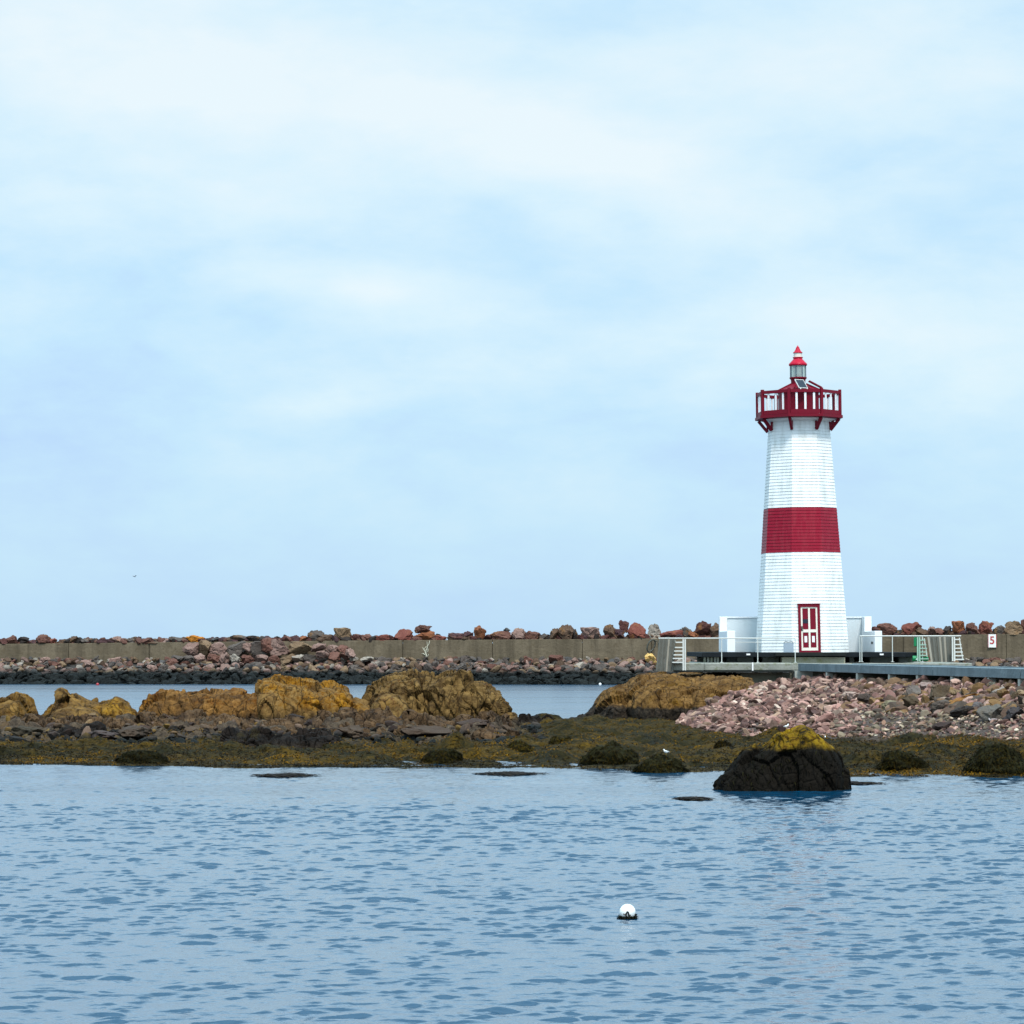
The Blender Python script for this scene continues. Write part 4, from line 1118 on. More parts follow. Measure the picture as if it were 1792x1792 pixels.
# weed skirt of the big boulder
r6 = np.random.default_rng(77)
bv = np.array([v.co[:] for v in bigb.data.vertices])
low = bv[(bv[:, 2] < 1.25) & (bv[:, 1] < 0.5)]
sel = low[r6.integers(0, len(low), 500)]
cols = np.array([(0.010, 0.010, 0.005), (0.022, 0.019, 0.007), (0.014, 0.010, 0.006)])[r6.choice(3, len(sel))] * r6.uniform(0.5, 1.1, len(sel))[:, None]
V, Fq, Cc = fronds(sel, r6, (0.04, 0.12), (0.008, 0.018), cols * 0.7, toward=np.array([0, -0.3, 0]), drop=2.6)
o = mesh_from('seaweed_fronds', V, Fq, M['weed'], smooth=True, col=Cc, parent=bigb)
o['kind'] = 'stuff'

def weed_raft(x0, x1, y, label, seed, dd=0.5):
    Y = F * EYE / (y - HOR)
    r = np.random.default_rng(seed)
    w_ = (x1 - x0) * Y / F / 2
    n = 900
    t = r.normal(0, 0.42, n).clip(-1, 1)
    P = np.stack([t * w_, r.normal(0, dd, n) * (1 - np.abs(t)) ** 0.5, np.full(n, 0.015)], 1)
    cols = np.array([(0.020, 0.013, 0.012), (0.012, 0.010, 0.010), (0.03, 0.022, 0.012)])[r.choice(3, n)]
    V, Fq, Cc = fronds(P, r, (0.1, 0.35), (0.02, 0.05), cols, toward=np.array([0.9, 0, 0.0]), drop=0.05, up=0.12)
    tag(mesh_from('floating_seaweed', V, Fq, M['weed'], smooth=True, col=Cc, loc=(Xp((x0 + x1) / 2, Y), Y, 0)), label, 'seaweed', 'patches of floating seaweed')
weed_raft(438, 548, 1357, 'dark strip of floating seaweed off the left half of the reef', 1)
weed_raft(826, 942, 1354, 'dark strip of floating seaweed just off the middle of the reef', 2)
weed_raft(1174, 1232, 1398, 'short floating seaweed strip lower left of the big black boulder', 3, 0.25)
weed_raft(1440, 1530, 1371, 'thin floating weed strip at the right foot of the big black boulder', 4, 0.25)

# ------------------------------------------------------------------ lighthouse
TY = 140.0
TX = Xp(1403.0, TY)
TZ = Zp(1142, TY)
A0 = R(-108.3)
def oct_pts(r, z, n=8, a0=A0): return [Vector((r * math.cos(a0 + k * 2 * math.pi / n), r * math.sin(a0 + k * 2 * math.pi / n), z)) for k in range(n)]
def lz(y): return Zp(y, TY) - TZ
tower = thing('lighthouse', (TX, TY, TZ), 'white octagonal wooden lighthouse with one broad red band and a red gallery', 'lighthouse', rot=(0, R(-0.55), 0))
RB, RT, ZT = 2.32, 1.50, lz(735)
def rad(z): return RB + (RT - RB) * z / ZT
def boards(z0, z1, nb):
    m = MB()
    rings = []
    for i in range(nb):
        a = z0 + (z1 - z0) * i / nb; c = z0 + (z1 - z0) * (i + 1) / nb
        j = random.uniform(-0.002, 0.002)
        rings.append([m.bm.verts.new(p) for p in oct_pts(rad(a) + 0.024 + j, a)])
        rings.append([m.bm.verts.new(p) for p in oct_pts(rad(c) + 0.003, c)])
    for a, c in zip(rings, rings[1:]):
        for k in range(8):
            m.bm.faces.new((a[k], a[(k + 1) % 8], c[(k + 1) % 8], c[k]))
    return m
zb0, zb1 = lz(968), lz(890)
step = 0.155
boards(0.0, zb0, round(zb0 / step)).build('wall', M['white'], tower)
boards(zb0, zb1, round((zb1 - zb0) / step)).build('red_band', M['red'], tower)
boards(zb1, ZT, round((ZT - zb1) / step)).build('wall', M['white'], tower)
# gallery
zf0, zf1 = lz(735), lz(729)
g = MB(); g.lathe([(2.02, zf0), (2.20, zf0 + 0.03), (2.20, zf1), (1.9, zf1 + 0.01)], 8, A0)
g.build('gallery_floor', M['red_dk'], tower)
g = MB(); g.lathe([(1.56, zf0 - 0.13), (1.86, zf0 - 0.02), (1.86, zf0 - 0.004), (1.4, zf0 - 0.004)], 8, A0)
g.build('soffit', M['picket'], tower)
inn = oct_pts(rad(zf0 - 0.62) + 0.03, zf0 - 0.55); out = oct_pts(2.02, zf0 - 0.005)
for k in range(8):
    g = MB(); g.bar(inn[k], out[k], 0.12, 0.14)
    g.bar(inn[k] + Vector((0, 0, 0.02)), Vector((inn[k].x * 0.99, inn[k].y * 0.99, zf0 - 0.14)), 0.11, 0.09)
    g.build('bracket', M['red_dk'], tower)
zr0, zr1, zp = lz(727), lz(689.5), lz(684.5)
pp = oct_pts(2.07, 0)
for k in range(8):
    a, c = pp[k], pp[(k + 1) % 8]
    g = MB(); g.bar((a.x, a.y, zf1), (a.x, a.y, zp), 0.13, 0.13, up=(a.x, a.y, 0)); g.build('rail_post', M['red_dk'], tower)
    d_ = (c - a).normalized() * 0.065
    for zz0, hh, nm in ((zr1, 0.15, 'top_rail'), (zr0 + 0.06, 0.20, 'bottom_rail')):
        g = MB(); g.bar((a.x + d_.x, a.y + d_.y, zz0), (c.x - d_.x, c.y - d_.y, zz0), 0.09, hh); g.build(nm, M['red_dk'], tower)
    nrm = ((a + c) / 2).normalized()
    for q in (0.23, 0.5, 0.77):
        p = a.lerp(c, q)
        g = MB(); g.bar((p.x, p.y, zr0 + 0.165), (p.x, p.y, zr1 - 0.08), 0.10, 0.03, up=nrm); g.build('picket', M['picket'], tower)
# room and roof under the lantern
ze, zl = lz(686.5), lz(673.5)
g = MB(); g.lathe([(1.02, zf1), (1.02, ze - 0.02)], 8, A0); g.build('service_room', M['red_dk'], tower)
rf = MB(); rf.lathe([(1.02, ze - 0.015), (1.16, ze - 0.015), (1.16, ze + 0.05), (0.36, zl + 0.04), (0.30, zl + 0.05)], 8, A0)
rf = rf.build('roof', M['red_dk'], tower)
e0 = oct_pts(1.17, ze + 0.06); e1 = oct_pts(0.40, zl + 0.05)
for k in range(8):
    g = MB(); g.bar(e0[k], e1[k], 0.05, 0.05); g.build('hip_rib', M['red_dk'], rf)
g = MB(); g.bar((0.50, -0.25, zl + 0.16), (1.12, -0.20, ze + 0.20), 0.30, 0.06, up=(0, 0, 1)); g.build('roof_hatch', M['red_dk'], rf)
# lantern
zg0, zg1 = lz(660.5), lz(640)
lan = MB(); lan.lathe([(0.35, zl - 0.05), (0.355, lz(667)), (0.37, lz(664)), (0.425, lz(662.5)), (0.425, zg0), (0.30, zg0 + 0.005)], 24)
lan = lan.build('lantern', M['red_dk'], tower, smooth=35)
g = MB(); g.lathe([(0.385, zg0), (0.385, zg1)], 16); g.build('lantern_glass', M['glass'], lan)
for k in range(8):
    a = R(-110 + 45 * k)
    g = MB(); g.bar((0.392 * math.cos(a), 0.392 * math.sin(a), zg0), (0.392 * math.cos(a), 0.392 * math.sin(a), zg1), 0.035, 0.03, up=(math.cos(a), math.sin(a), 0)); g.build('mullion', M['glassframe'], lan)
g = MB(); g.lathe([(0.05, zg0 + 0.004), (0.16, zg0 + 0.05), (0.24, zg0 + 0.20), (0.24, zg1 - 0.14), (0.14, zg1 - 0.03)], 16); g.build('lens', M['board'], lan, smooth=40)
g = MB(); g.lathe([(0.30, zg1 - 0.01), (0.44, zg1), (0.455, lz(638)), (0.44, lz(636.5)), (0.37, lz(634)), (0.29, lz(631)), (0.235, lz(629)), (0.215, lz(627.5)), (0.25, lz(626.2)), (0.25, lz(625.2)), (0.19, lz(625))], 28)
dome = g.build('lantern_roof', M['red_br'], tower, smooth=30)
g = MB(); g.lathe([(0.20, lz(625.1)), (0.205, lz(618.2))], 20); g.build('collar', M['cream'], dome, smooth=30)
g = MB(); g.lathe([(0.19, lz(618.3)), (0.235, lz(618)), (0.235, lz(617)), (0.17, lz(615)), (0.12, lz(612)), (0.085, lz(609.3)), (0.09, lz(608.6)), (0.05, lz(607)), (0.012, lz(604.6))], 20); g.build('finial', M['red_br'], dome, smooth=30)
# solar panel on the roof
sp = bpy.data.objects.new('solar_panel', None); COL.objects.link(sp); sp.parent = tower
fd = Vector((math.cos(R(-85.8)), math.sin(R(-85.8)), 0))
sp.location = (0.02, -1.22, lz(675.8)); sp.rotation_euler = (R(-40), 0, R(30))
g = MB()
for q in ((-0.26, -0.235, -0.29, 0.29), (0.235, 0.26, -0.29, 0.29)): g.box(q[0], q[1], -0.02, 0.02, q[2], q[3])
for q in ((-0.235, 0.235, -0.29, -0.265), (-0.235, 0.235, 0.265, 0.29)): g.box(q[0], q[1], -0.02, 0.02, q[2], q[3])
g.build('panel_frame', M['alum'], sp)
g = MB()
for i in range(4):
    x_ = -0.233 + i * 0.117
    g.box(x_, x_ + 0.1155, -0.012, 0.01, -0.263, 0.263)
g.build('cells', M['cells'], sp)
g = MB(); g.box(-0.28, 0.28, -0.03, 0.03, -0.46, -0.41); g.bar((-0.2, 0, -0.43), (-0.2, 0.0, -0.27), 0.04); g.bar((0.2, 0, -0.43), (0.2, 0.0, -0.27), 0.04); g.build('panel_stand', M['alum'], sp)
# door in the front face, leaning with it
apo = math.cos(R(22.5))
slope = math.atan((RB - RT) * apo / ZT)
n2 = Vector((math.cos(R(-85.8)), math.sin(R(-85.8)), 0))
MD = Matrix.Translation(n2 * (RB * apo + 0.035)) @ Matrix.Rotation(R(-85.8 + 90), 4, 'Z') @ Matrix.Rotation(-slope, 4, 'X')
door = bpy.data.objects.new('door', None); COL.objects.link(door); door.parent = tower; door.matrix_local = MD
DW, DH = 0.53, 2.33
g = MB()
for q in ((-DW, -DW + 0.12, 0, DH), (DW - 0.12, DW, 0, DH)): g.box(q[0], q[1], -0.06, 0.08, q[2], q[3])
g.box(-DW + 0.12, DW - 0.12, -0.06, 0.08, DH - 0.12, DH); g.box(-DW - 0.03, DW + 0.03, -0.09, 0.06, DH, DH + 0.04); g.box(-DW + 0.12, DW - 0.12, -0.06, 0.08, 0, 0.10)
g.build('door_frame', M['red_dk'], door)
g = MB(); g.box(-DW + 0.12, DW - 0.12, 0.0, 0.05, 0.10, DH - 0.12); g.build('door_leaf', M['red_dk'], door)
g = MB()
iw = DW - 0.12
for q in ((-iw, -iw + 0.085), (-0.045, 0.045), (iw - 0.085, iw)): g.box(q[0], q[1], -0.022, 0.0, 0.10, DH - 0.12)
for z0, z1 in ((0.10, 0.24), (0.98, 1.12), (DH - 0.19, DH - 0.12)):
    for xa, xb in ((-iw + 0.085, -0.045), (0.045, iw - 0.085)): g.box(xa, xb, -0.020, 0.0, z0, z1)
g.build('door_stiles', M['cream'], door)
for sx in (-1, 1):
    cx = sx * (0.045 + iw - 0.085) / 2
    g = MB(); g.box(cx - 0.065, cx + 0.065, -0.014, 0.0, 0.50, 0.80); g.build('white_inset', M['picket'], door)
g = MB(); cx = -(0.045 + iw - 0.085) / 2; g.box(cx - 0.12, cx + 0.12, -0.012, 0.0, 1.42, 1.62); g.build('window', M['cells'], door)
g = MB(); g.tube([(-iw + 0.04, -0.03, 1.16), (-iw + 0.04, -0.09, 1.16), (-iw + 0.13, -0.09, 1.16)], 0.02, 6); g.box(-iw + 0.01, -iw + 0.08, -0.035, -0.02, 1.05, 1.28); g.build('handle', M['hoop'], door)

# ------------------------------------------------------------------ platform, parapet and decks
SZ1 = Zp(1141.5, 137.0); SZ0 = Zp(1150, 137.0)      # dark upper slab
DZ1 = Zp(1160, 135.0); DZ0 = Zp(1174, 135.0)        # lower deck
plat = thing('platform', (TX, TY, SZ0), 'dark-edged concrete slab with supports on which the lighthouse stands', 'platform')
def rel(o): return Matrix.Translation(-Vector(o.location))
def addbox(root, name, mat, x0, x1, y0, y1, z0, z1, bevel=0.0):
    g = MB(); g.box(x0, x1, y0, y1, z0, z1, rel(root)); return g.build(name, mat, root, bevel=bevel)
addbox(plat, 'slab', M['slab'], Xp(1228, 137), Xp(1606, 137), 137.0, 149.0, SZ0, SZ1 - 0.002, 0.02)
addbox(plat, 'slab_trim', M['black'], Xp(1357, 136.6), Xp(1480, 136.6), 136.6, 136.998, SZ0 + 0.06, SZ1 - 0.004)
addbox(plat, 'plinth', M['plinth'], Xp(1368, 137.03), Xp(1478, 137.03), 137.03, 146.0, DZ1 - 0.1, SZ0 - 0.003)
for x0, x1 in ((1290, 1318), (1334, 1362), (1486, 1494), (1522, 1560), (1572, 1598)):
    addbox(plat, 'support_block', M['deck'], Xp(x0, 138), Xp(x1, 138), 138.0, 145.0, DZ1 + 0.004, SZ0 - 0.004)
addbox(plat, 'added_backing', M['found'], Xp(1236, 139), Xp(1600, 139), 146.0, 146.3, DZ1 + 0.004, SZ0 - 0.004)  # wall added behind the open underside so the gap reads dark
for x in (1233, 1239, 1245, 1251, 1256):
    addbox(plat, 'support_post', M['deck'], Xp(x, 137.2) - 0.05, Xp(x, 137.2) + 0.05, 137.25, 137.4, DZ1 + 0.004, SZ0 - 0.004)
for x in (1309, 1542):
    addbox(plat, 'edge_marker', M['picket'], Xp(x, 137) - 0.09, Xp(x, 137) + 0.09, 136.95, 136.999, Zp(1146.5, 137), Zp(1143.8, 137))

para = thing('parapet', (TX, 143.0, SZ1), 'white and grey stepped parapet walls round the back of the lighthouse', 'parapet')
WZ1, WZ2 = Zp(1079.5, 143.5), Zp(1104, 138)
lx0, lx1 = Xp(1272, 138), Xp(1286, 138)
rx0, rx1 = Xp(1530, 138), Xp(1543, 138)
addbox(para, 'low_wall', M['annex_w'], lx0, lx1, 138.0, 142.99, SZ1 + 0.002, WZ2, 0.015)
addbox(para, 'low_wall', M['annex_w'], rx0, rx1, 138.0, 141.99, SZ1 + 0.002, WZ2, 0.015)
addbox(para, 'tall_wall', M['annex_w'], lx0, lx1, 143.0, 143.5, SZ1 + 0.002, WZ1, 0.015)
addbox(para, 'tall_wall', M['annex_w'], rx0, rx1, 142.0, 143.5, SZ1 + 0.002, WZ1, 0.015)
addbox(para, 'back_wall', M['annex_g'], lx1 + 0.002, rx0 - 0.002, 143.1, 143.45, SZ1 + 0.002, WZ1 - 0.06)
addbox(para, 'coping', M['annex_w'], lx1 + 0.002, rx0 - 0.002, 143.05, 143.49, WZ1 - 0.058, WZ1 + 0.01)
addbox(para, 'vent', M['hoop'], rx0 - 0.012, rx0 - 0.001, 138.6, 139.3, Zp(1127, 138.6), Zp(1123, 138.6))

deck = thing('deck', (Xp(1270, 135), 140.0, DZ0), 'low grey concrete deck with a rounded front corner below the lighthouse platform', 'deck')
addbox(deck, 'deck_slab', M['deck'], Xp(1232, 135), Xp(1386, 135), 135.0, 147.0, DZ0, DZ1, 0.05)
addbox(deck, 'deck_slab', M['deck'], Xp(1151, 135), Xp(1232, 135) - 0.003, 135.002, 136.3, DZ0, DZ1 - 0.003, 0.04)
addbox(deck, 'deck_slab', M['deck'], Xp(1386, 135) + 0.003, Xp(1692, 138), 136.6, 147.0, DZ0, DZ1 - 0.02, 0.03)
addbox(deck, 'shade_strip', M['black'], Xp(1180, 135), Xp(1388, 135), 134.95, 135.4, DZ0 - 0.06, DZ0 - 0.003)  # black strip standing in for the shade below the deck edge
addbox(deck, 'foundation_wall', M['found'], Xp(1296, 135.6), Xp(1386, 135.6), 135.7, 136.2, 0.4, DZ0 - 0.105)
addbox(deck, 'foundation_wall', M['found'], Xp(1386, 137), Xp(1560, 137), 137.4, 138.0, 0.4, DZ0 - 0.005)
addbox(deck, 'pier', M['pier'], Xp(1391, 134.6), Xp(1422, 134.6), 134.7, 136.4, 0.8, DZ0 - 0.004)
addbox(deck, 'bollard', M['picket'], Xp(1316.5, 134.98) - 0.035, Xp(1316.5, 134.98) + 0.035, 134.93, 134.998, DZ0 + 0.01, Zp(1160, 135) + 0.02)

# the gangway
def ramp_xy(Y): return 13.39 + 0.1532 * (135.0 - Y)
gang = thing('gangway', (ramp_xy(115), 115.0, DZ0), 'level blue-grey gangway on short concrete posts running from the deck to the right edge', 'gangway')
def ramp_piece(name, mat, ya, yb, off0, off1, z0, z1):
    g = MB()
    vs = []
    nx = Vector((1, 0.1532, 0)).normalized()
    for z in (z0, z1):
        for Y, o_ in ((ya, off0), (yb, off0), (yb, off1), (ya, off1)):
            vs.append(g.bm.verts.new(Vector((ramp_xy(Y), Y, z)) + nx * o_ - Vector(gang.location)))
    for f in ((0, 1, 2, 3), (4, 5, 6, 7), (0, 1, 5, 4), (1, 2, 6, 5), (2, 3, 7, 6), (3, 0, 4, 7)):
        g.bm.faces.new([vs[i] for i in f])
    return g.build(name, mat, gang, bevel=0.012)
edges = [134.6, 131.6, 124.0, 113.5, 103.0, 92.0, 80.0]
for a, c in zip(edges, edges[1:]):
    ramp_piece('side_beam', M['ramp'], a - 0.03, c + 0.03, 0.0, 0.18, DZ0, DZ1 - 0.02)
    ramp_piece('side_beam', M['ramp'], a - 0.03, c + 0.03, 2.62, 2.80, DZ0, DZ1 - 0.02)
ramp_piece('walkway', M['ramp'], 134.6, 80.0, 0.182, 2.618, DZ0 + 0.10, DZ1 - 0.06)
ramp_piece('added_gap_wall', M['found'], 131.0, 80.0, 2.2, 2.5, 1.3, DZ0 - 0.005)  # wall added below the far side to keep the opening dark
for u in (1444, 1497, 1553, 1602, 1662, 1725, 1780, 1850):
    Y = 34.07 / ((u - 896) / F + 0.1532)
    ramp_piece('post', M['pier'], Y + 0.13, Y - 0.13, 0.03, 0.32, 1.2, DZ0 - 0.004)
    ramp_piece('cross_beam', M['found'], Y + 0.12, Y - 0.12, 0.33, 2.19, 1.9, DZ0 - 0.004)

# railings
def railing(x0, x1, y, d, posts, ybase, label, wires=(), splits=None):
    root = thing('railing', (Xp((x0 + x1) / 2, d), d, Zp(ybase, d)), label, 'railing')
    o = Vector(root.location)
    z = Zp(y, d)
    g = MB(); g.tube([Vector((Xp(x0, d), d, z)) - o, Vector((Xp(x1, d), d, z)) - o], 0.030, 10); g.build('handrail', M['steel'], root, smooth=40)
    for xw0, xw1, yw in wires:
        g = MB(); g.tube([Vector((Xp(xw0, d), d, Zp(yw, d))) - o, Vector((Xp(xw1, d), d, Zp(yw, d))) - o], 0.014, 6); g.build('wire', M['steel'], root)
    for p in posts:
        x, yt_ = (p, y) if not isinstance(p, tuple) else p
        g = MB(); g.tube([Vector((Xp(x, d), d, Zp(ybase, d))) - o, Vector((Xp(x, d), d, Zp(yt_, d))) - o], 0.022, 8)
        g.box(Xp(x, d) - 0.07 - o.x, Xp(x, d) + 0.07 - o.x, -0.07, 0.07, 0.0, 0.02)
        g.build('post', M['steel'], root, smooth=40)
    return root
railing(1152, 1391, 1117, 135.3, [1262.5, 1325.5, (1391, 1117)], 1159.5, 'white metal railing along the deck on the left side of the lighthouse', wires=[(1286, 1391, 1124)])
railing(1504, 1681, 1113, 136.75, [1504, 1507.5, 1561, 1613.5], 1158.5, 'white metal railing along the deck on the right side of the lighthouse')

def screen(xt0, xt1, xb0, xb1, yt, yb, d, n, label, pale):
    root = thing('plank_screen', (Xp((xb0 + xb1) / 2, d), d, Zp(yb, d)), label, 'screen')
    o = Vector(root.location)
    for i in range(n):
        g = MB()
        vs = []
        for dd in (0.0, 0.035):
            off = 0.05 if i % 2 else 0.0
            for x, y in ((xb0 + (xb1 - xb0) * (i + .04) / n, yb), (xb0 + (xb1 - xb0) * (i + .96) / n, yb), (xt0 + (xt1 - xt0) * (i + .96) / n, yt + random.uniform(0, 0.6)), (xt0 + (xt1 - xt0) * (i + .04) / n, yt)):
                vs.append(g.bm.verts.new(Vector((Xp(x, d), d + dd + off, Zp(y, d))) - o))
        for f in ((0, 1, 2, 3), (4, 5, 6, 7), (0, 1, 5, 4), (1, 2, 6, 5), (2, 3, 7, 6), (3, 0, 4, 7)):
            g.bm.faces.new([vs[k] for k in f])
        g.build('plank', M['plank_lt'] if i in pale else M['plank'], root)
    g = MB()
    for y in (yt + 4, yb - 4):
        f = (y - yt) / (yb - yt)
        g.bar(Vector((Xp(xt0 + (xb0 - xt0) * f, d), d + 0.12, Zp(y, d))) - o, Vector((Xp(xt1 + (xb1 - xt1) * f, d), d + 0.12, Zp(y, d))) - o, 0.05, 0.09)
    g.build('cross_rail', M['plank'], root)
    return root
screen(1153, 1182, 1147, 1178, 1118.5, 1175, 134.9, 9, 'grey weathered plank screen at the left end of the deck', {5})
screen(1622, 1667, 1628, 1668, 1114.5, 1158.5, 138.4, 11, 'grey-brown plank screen with pale slanting boards at the right end of the deck', {0, 5, 7})

def steps(xs_, rungs, ytop, ybot, d, label, side, thick=0.055, mat=None):
    """a steep ladder seen from the side: an upright, a slanting string and flat treads"""
    mat = mat or M['alum']
    root = thing('ladder', (Xp(xs_, d), d, Zp(ybot, d)), label, 'ladder')
    o = Vector(root.location)
    for k_ in (0.0, side * -3.4):
        g = MB(); g.bar(Vector((Xp(xs_ + k_, d), d, Zp(ybot, d))) - o, Vector((Xp(xs_ + k_, d), d, Zp(ytop, d))) - o, 0.065, 0.05); g.build('upright', mat, root)
    for y, xe in rungs:
        g = MB(); z = Zp(y, d)
        a, c = sorted((Xp(xs_ + side * 1.2, d), Xp(xe, d)))
        g.box(a - o.x, c - o.x, -0.03, 0.32, z - thick / 2 - o.z, z + thick / 2 - o.z); g.build('tread', mat, root)
    a, c = rungs[0], rungs[-1]
    g = MB(); g.bar(Vector((Xp(a[1], d), d + 0.36, Zp(a[0] - 3, d))) - o, Vector((Xp(c[1], d), d + 0.36, Zp(c[0] + 1, d))) - o, 0.04, 0.05); g.build('string', M['steel'], root)
    return root
steps(1195.3, [(1124, 1182), (1133, 1181), (1139.3, 1179.5), (1146, 1178.5), (1152.3, 1177.3), (1159, 1176)], 1118.5, 1173, 134.7, 'white ladder in front of the left plank screen', -1)
steps(1669.5, [(1119, 1680), (1128, 1681.5), (1134.5, 1682.7), (1141, 1683.7), (1147.5, 1685), (1154, 1686)], 1114.5, 1157, 137.9, 'white ladder at the far right end of the deck', 1)
steps(1608.5, [(1120.3, 1618.5), (1128.3, 1620), (1134.6, 1621.5), (1141, 1621.5), (1147, 1622), (1153, 1624)], 1115, 1157.5, 136.7, 'pale ladder beside the green cabinet', 1, thick=0.045, mat=M['alum_g'])
# green cabinet / lifebuoy post
gp = thing('green_stand', (Xp(1606, 136.85), 136.85, DZ1), 'green stand with an upper panel and a low bin beside the pale ladder', 'stand')
o = Vector(gp.location)
def gx(x): return Xp(x, 136.85) - o.x
def gz(y): return Zp(y, 136.85) - o.z
g = MB(); g.box(gx(1598.5), gx(1606.7), -0.08, 0.08, gz(1131.5), gz(1115)); g.build('panel', M['green'], gp, bevel=0.03)
g = MB(); g.box(gx(1606.8), gx(1608.8), -0.04, 0.04, gz(1158.5), gz(1114)); g.build('post', M['green'], gp)
g = MB(); g.tube([(gx(1596), 0, gz(1152.5)), (gx(1605), 0, gz(1152.5))], 0.14, 14); g.build('drum', M['green'], gp, smooth=40)
g = MB(); g.box(gx(1609), gx(1623.5), -0.1, 0.3, gz(1157), gz(1149)); g.build('bin', M['green'], gp, bevel=0.03)

def text_mesh(s, size, depth):
    cu = bpy.data.curves.new('digit', 'FONT')
    cu.body = s; cu.size = size; cu.extrude = depth; cu.align_x = 'CENTER'; cu.align_y = 'CENTER'; cu.offset = size * 0.012
    ob = bpy.data.objects.new('digit', cu); COL.objects.link(ob)
    bpy.context.view_layer.update()
    me = bpy.data.meshes.new_from_object(ob.evaluated_get(bpy.context.evaluated_depsgraph_get()))
    bpy.data.objects.remove(ob)
    return me
me = text_mesh('4', 0.24, 0.006); me.materials.append(M['picket'])
dg = bpy.data.objects.new('digit', me); COL.objects.link(dg); dg.parent = gp; dg.location = (gx(1603.3), -0.155, gz(1153.6)); dg.rotation_euler = (R(90), 0, 0)

# number sign on the sea wall
ws = wallY(1735) - 0.20
sg = thing('number_sign', (Xp(1735.3, ws), ws, Zp(1133, ws)), 'white sign with a red 5 on the sea wall right of the lighthouse', 'sign')
o = Vector(sg.location)
g = MB(); g.box(Xp(1728, ws) - o.x, Xp(1743, ws) - o.x, -0.03, 0.08, 0, Zp(1110, ws) - o.z); g.build('board', M['sign_w'], sg)
me = text_mesh('5', 1.02, 0.008); me.materials.append(M['sign_r'])
dg = bpy.data.objects.new('digit', me); COL.objects.link(dg); dg.parent = sg; dg.location = (0, -0.045, (Zp(1121.0, ws) - o.z)); dg.rotation_euler = (R(90), 0, 0)
g = MB()
bw = (Xp(1743, ws) - Xp(1728, ws)) / 2; bh = Zp(1110, ws) - o.z
xm = (Xp(1743, ws) + Xp(1728, ws)) / 2 - o.x
g.box(xm - bw, xm - bw + 0.05, -0.036, -0.031, 0, bh); g.box(xm + bw - 0.05, xm + bw, -0.036, -0.031, 0, bh)
g.build('border', M['sign_r'], sg)

# notice board in front of the tower
nb = thing('notice_board', (Xp(1379.5, 136.9), 136.9, Zp(1146, 136.9)), 'small grey notice board standing left of the lighthouse door', 'notice board')
hh = Zp(1123.5, 136.9) - nb.location.z
g = MB(); g.box(-0.24, 0.24, -0.03, 0.03, 0, hh); g.build('panel', M['board'], nb, bevel=0.02)
g = MB(); g.tube([(-0.22, -0.035, hh - 0.03), (-0.16, -0.035, hh + 0.03), (0, -0.035, hh), (0.16, -0.035, hh + 0.03), (0.22, -0.035, hh - 0.03)], 0.022, 6); g.build('top_trim', M['glassframe'], nb)
g = MB(); g.box(-0.2, -0.15, 0.03, 0.08, -0.1, hh * 0.8); g.box(0.15, 0.2, 0.03, 0.08, -0.1, hh * 0.8); g.build('legs_frame', M['hoop'], nb)

# bent hoop beside the left plank screen
pts = []
for k in range(25):
    a = 2 * math.pi * k / 24
    pts.append(W(1139.5 + 6.3 * math.cos(a) + 3.2 * math.sin(a), 1130 - 10.5 * math.sin(a), 135.2 + 0.1 * math.cos(a)))
g = MB(); g.tube(pts, 0.036, 6); g.tube([W(1146, 1121, 135.2), W(1150, 1122, 135.2), W(1152, 1126, 135.1), W(1153, 1160, 135.1)], 0.03, 6)
tag(g.build('hoop', M['hoop'], smooth=60), 'dark oval hoop hung at the left end of the deck railing', 'hoop')

# ------------------------------------------------------------------ floats, gulls
def lumps(rx, ry, rz_, n=20):
    return [(0.001, -rz_)] + [(rx * math.sin(math.pi * i / n), -rz_ * math.cos(math.pi * i / n)) for i in range(1, n)] + [(0.001, rz_)]
Y = F * EYE / (1604 - HOR)
by = thing('buoy', (Xp(1097, Y), Y, 0.0), 'round white float with a collar of dark weed in the foreground water', 'buoy')
g = MB(); g.lathe(lumps(0.106, 0.106, 0.106, 22), 28); g.build('float', M['float_w'], by, loc=(0, 0, 0.080), smooth=60)
r7 = np.random.default_rng(8)
n = 260
a = r7.uniform(0, 2 * np.pi, n)
hz = r7.uniform(-0.015, 0.030, n)
P = np.stack([0.100 * np.cos(a), 0.100 * np.sin(a), hz], 1)
tw = np.stack([np.cos(a) * 0.6, np.sin(a) * 0.6, np.zeros(n)], 1)
V, Fq, Cc = fronds(P, r7, (0.015, 0.06), (0.005, 0.012), np.tile([[0.010, 0.010, 0.006]], (n, 1)) * r7.uniform(0.5, 1.5, n)[:, None], toward=tw, drop=0.5, up=0.5)
g_ = mesh_from('weed_collar', V, Fq, M['weed'], smooth=True, col=Cc, parent=by); g_['kind'] = 'stuff'
g = MB(); g.tube([(-0.024, -0.105, 0.02), (-0.022, -0.112, 0.075), (-0.008, -0.113, 0.098), (0.006, -0.112, 0.092), (0.012, -0.11, 0.06), (0.016, -0.106, 0.02)], 0.010, 8)
g.tube([(-0.024, -0.108, 0.045), (-0.045, -0.104, 0.065), (-0.062, -0.098, 0.068)], 0.006, 6); g.tube([(0.016, -0.106, 0.02), (0.03, -0.108, 0.045), (0.034, -0.106, 0.058)], 0.007, 6)
g.build('rope_eye', M['black'], by, smooth=60)
g = MB(); g.lathe([(0.088, -0.03), (0.108, -0.02), (0.110, 0.006), (0.104, 0.022), (0.08, 0.026)], 24); g.tube([(0.085, -0.05, 0.0), (0.108, -0.035, 0.03), (0.113, -0.03, 0.062)], 0.020, 8); g.build('weed_band', M['black'], by, smooth=60)

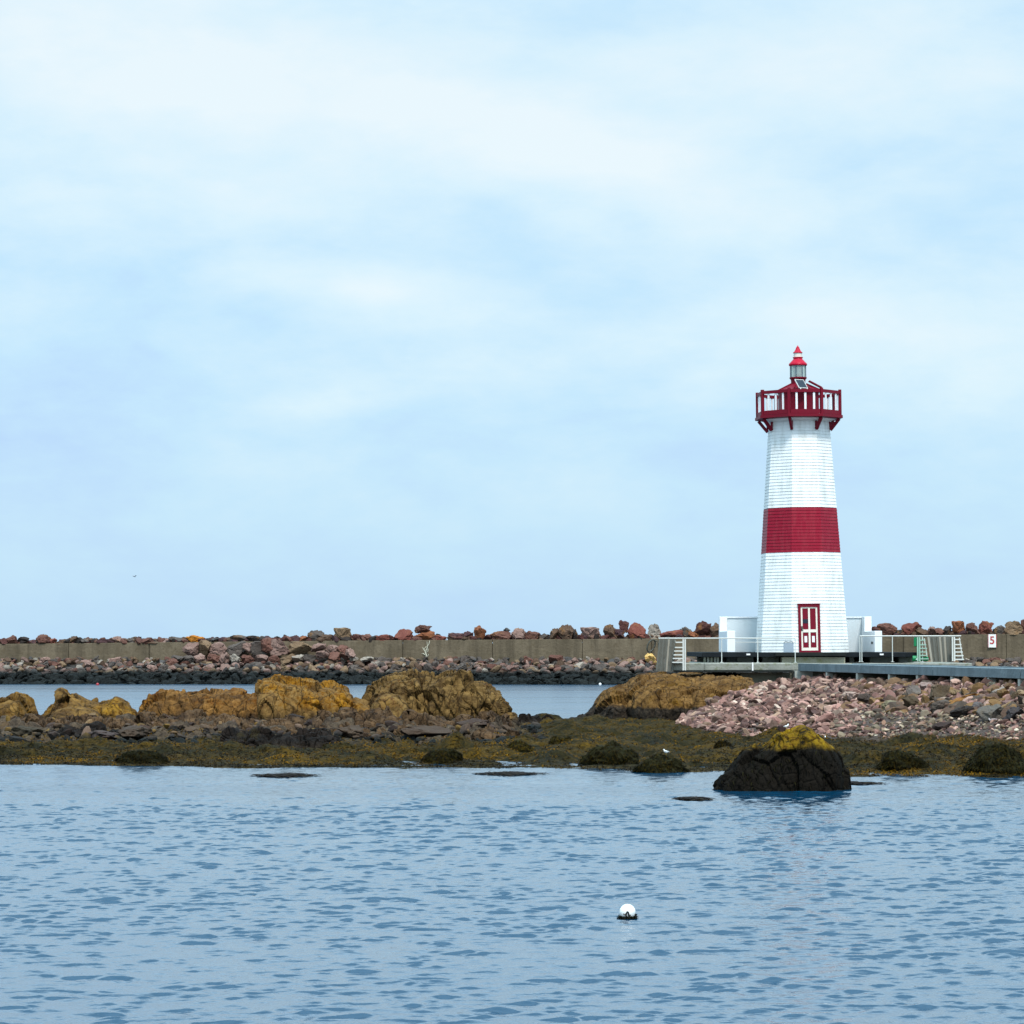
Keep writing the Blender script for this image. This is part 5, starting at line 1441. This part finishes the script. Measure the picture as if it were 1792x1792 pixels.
def small_float(x, y, r, mat, label):
    Y = F * EYE / (y - HOR)
    root = thing('float', (Xp(x, Y), Y, 0), label, 'float')
    g = MB(); g.lathe(lumps(r, r, r, 12), 14); g.build('ball', mat, root, loc=(0, 0, r * 0.5), smooth=60)
    g = MB(); g.lathe([(r * 0.28, 0), (r * 0.25, r * 0.35)], 8); g.build('top_eye', M['hoop'], root, loc=(0, 0, r * 1.42))
small_float(1050, 1198.5, 0.13, M['float_w'], 'tiny white float off the breakwater left of the tan rock')
small_float(172, 1199, 0.14, M['float_r'], 'tiny red float off the breakwater near the left edge')

def gull(x, y, Y, z, s, face, label):
    """a standing gull: body lofted along its spine, folded wings, bill, legs"""
    root = thing('gull', (Xp(x, Y), Y, z), label, 'gull', 'gulls on the shore', rot=(0, 0, face))
    root.scale = (s, s, s)
    sp_ = [(-0.24, 0.20, 0.012), (-0.17, 0.205, 0.035), (-0.09, 0.20, 0.070), (0.0, 0.205, 0.088), (0.08, 0.225, 0.078), (0.12, 0.265, 0.052), (0.145, 0.31, 0.046), (0.165, 0.345, 0.048), (0.195, 0.348, 0.036), (0.225, 0.34, 0.010)]
    g = MB(); g.tube([(a, 0, c) for a, c, _ in sp_], 0.01, 12)
    g.bm.verts.ensure_lookup_table()
    for i, (a, c, rr) in enumerate(sp_):
        ctr = Vector((a, 0, c))
        for k in range(12):
            v = g.bm.verts[i * 12 + k]; d_ = (v.co - ctr).normalized(); v.co = ctr + d_ * rr
    g.build('body', M['gull_w'], root, smooth=70)
    for sgn in (-1, 1):
        g = MB()
        g.tube([(0.07, sgn * 0.070, 0.235), (0.0, sgn * 0.082, 0.235), (-0.12, sgn * 0.055, 0.225), (-0.29, sgn * 0.012, 0.205)], 0.035, 8, 0.006); g.build('wing', M['gull_g'], root, smooth=70)
        g = MB(); g.tube([(0.0, sgn * 0.03, 0.13), (0.005, sgn * 0.03, 0.0), (0.04, sgn * 0.03, 0.0)], 0.007, 6); g.build('leg', M['beak'], root)
    g = MB(); g.tube([(0.222, 0, 0.338), (0.27, 0, 0.325)], 0.012, 6, 0.003); g.build('bill', M['beak'], root)
gull(1165, 1316, gm[1], gm[2] - 0.03, 0.42, 2.6, 'small white gull on the seaweed hump left of the big boulder')
# the gull beside the yellow top of the boulder, and one on the weed behind it
bvw = bv + np.array(bigb.location)
def top_at(x):
    X = Xp(x, 71.0)
    q = bvw[np.abs(bvw[:, 0] - X) < 0.06]
    return q[q[:, 2].argmax()]
q = top_at(1375)
gull(1375, 1281, float(q[1]), float(q[2]) - 0.01, 0.36, 0.6, 'small gull on the left shoulder of the big black boulder')
Y = ground_hit(1442, 1290)
gull(1442, 1288, Y, float(Hfull([1442.0], [Y])[0]) + 0.05, 0.42, 1.2, 'tiny white gull on the weed right behind the yellow boulder top')

# the bird far off over the breakwater
fb = thing('flying_gull', tuple(W(235, 1009, 320)), 'faint distant gull flying low in the left of the sky', 'gull', rot=(0, 0.3, 0.9))
g = MB(); g.tube([(-0.22, 0, 0.0), (-0.1, 0, 0.0), (0.05, 0, 0.01), (0.18, 0, 0.0)], 0.05, 8, 0.03); g.build('body', M['gull_g'], fb, smooth=70)
for sgn in (-1, 1):
    g = MB(); g.box(-0.05, 0.07, 0.0, 0.30, -0.008, 0.008, Matrix.Rotation(0.5, 4, 'X') if sgn > 0 else Matrix.Rotation(math.pi - 0.5, 4, 'X'))
    g.build('wing', M['gull_g'], fb)
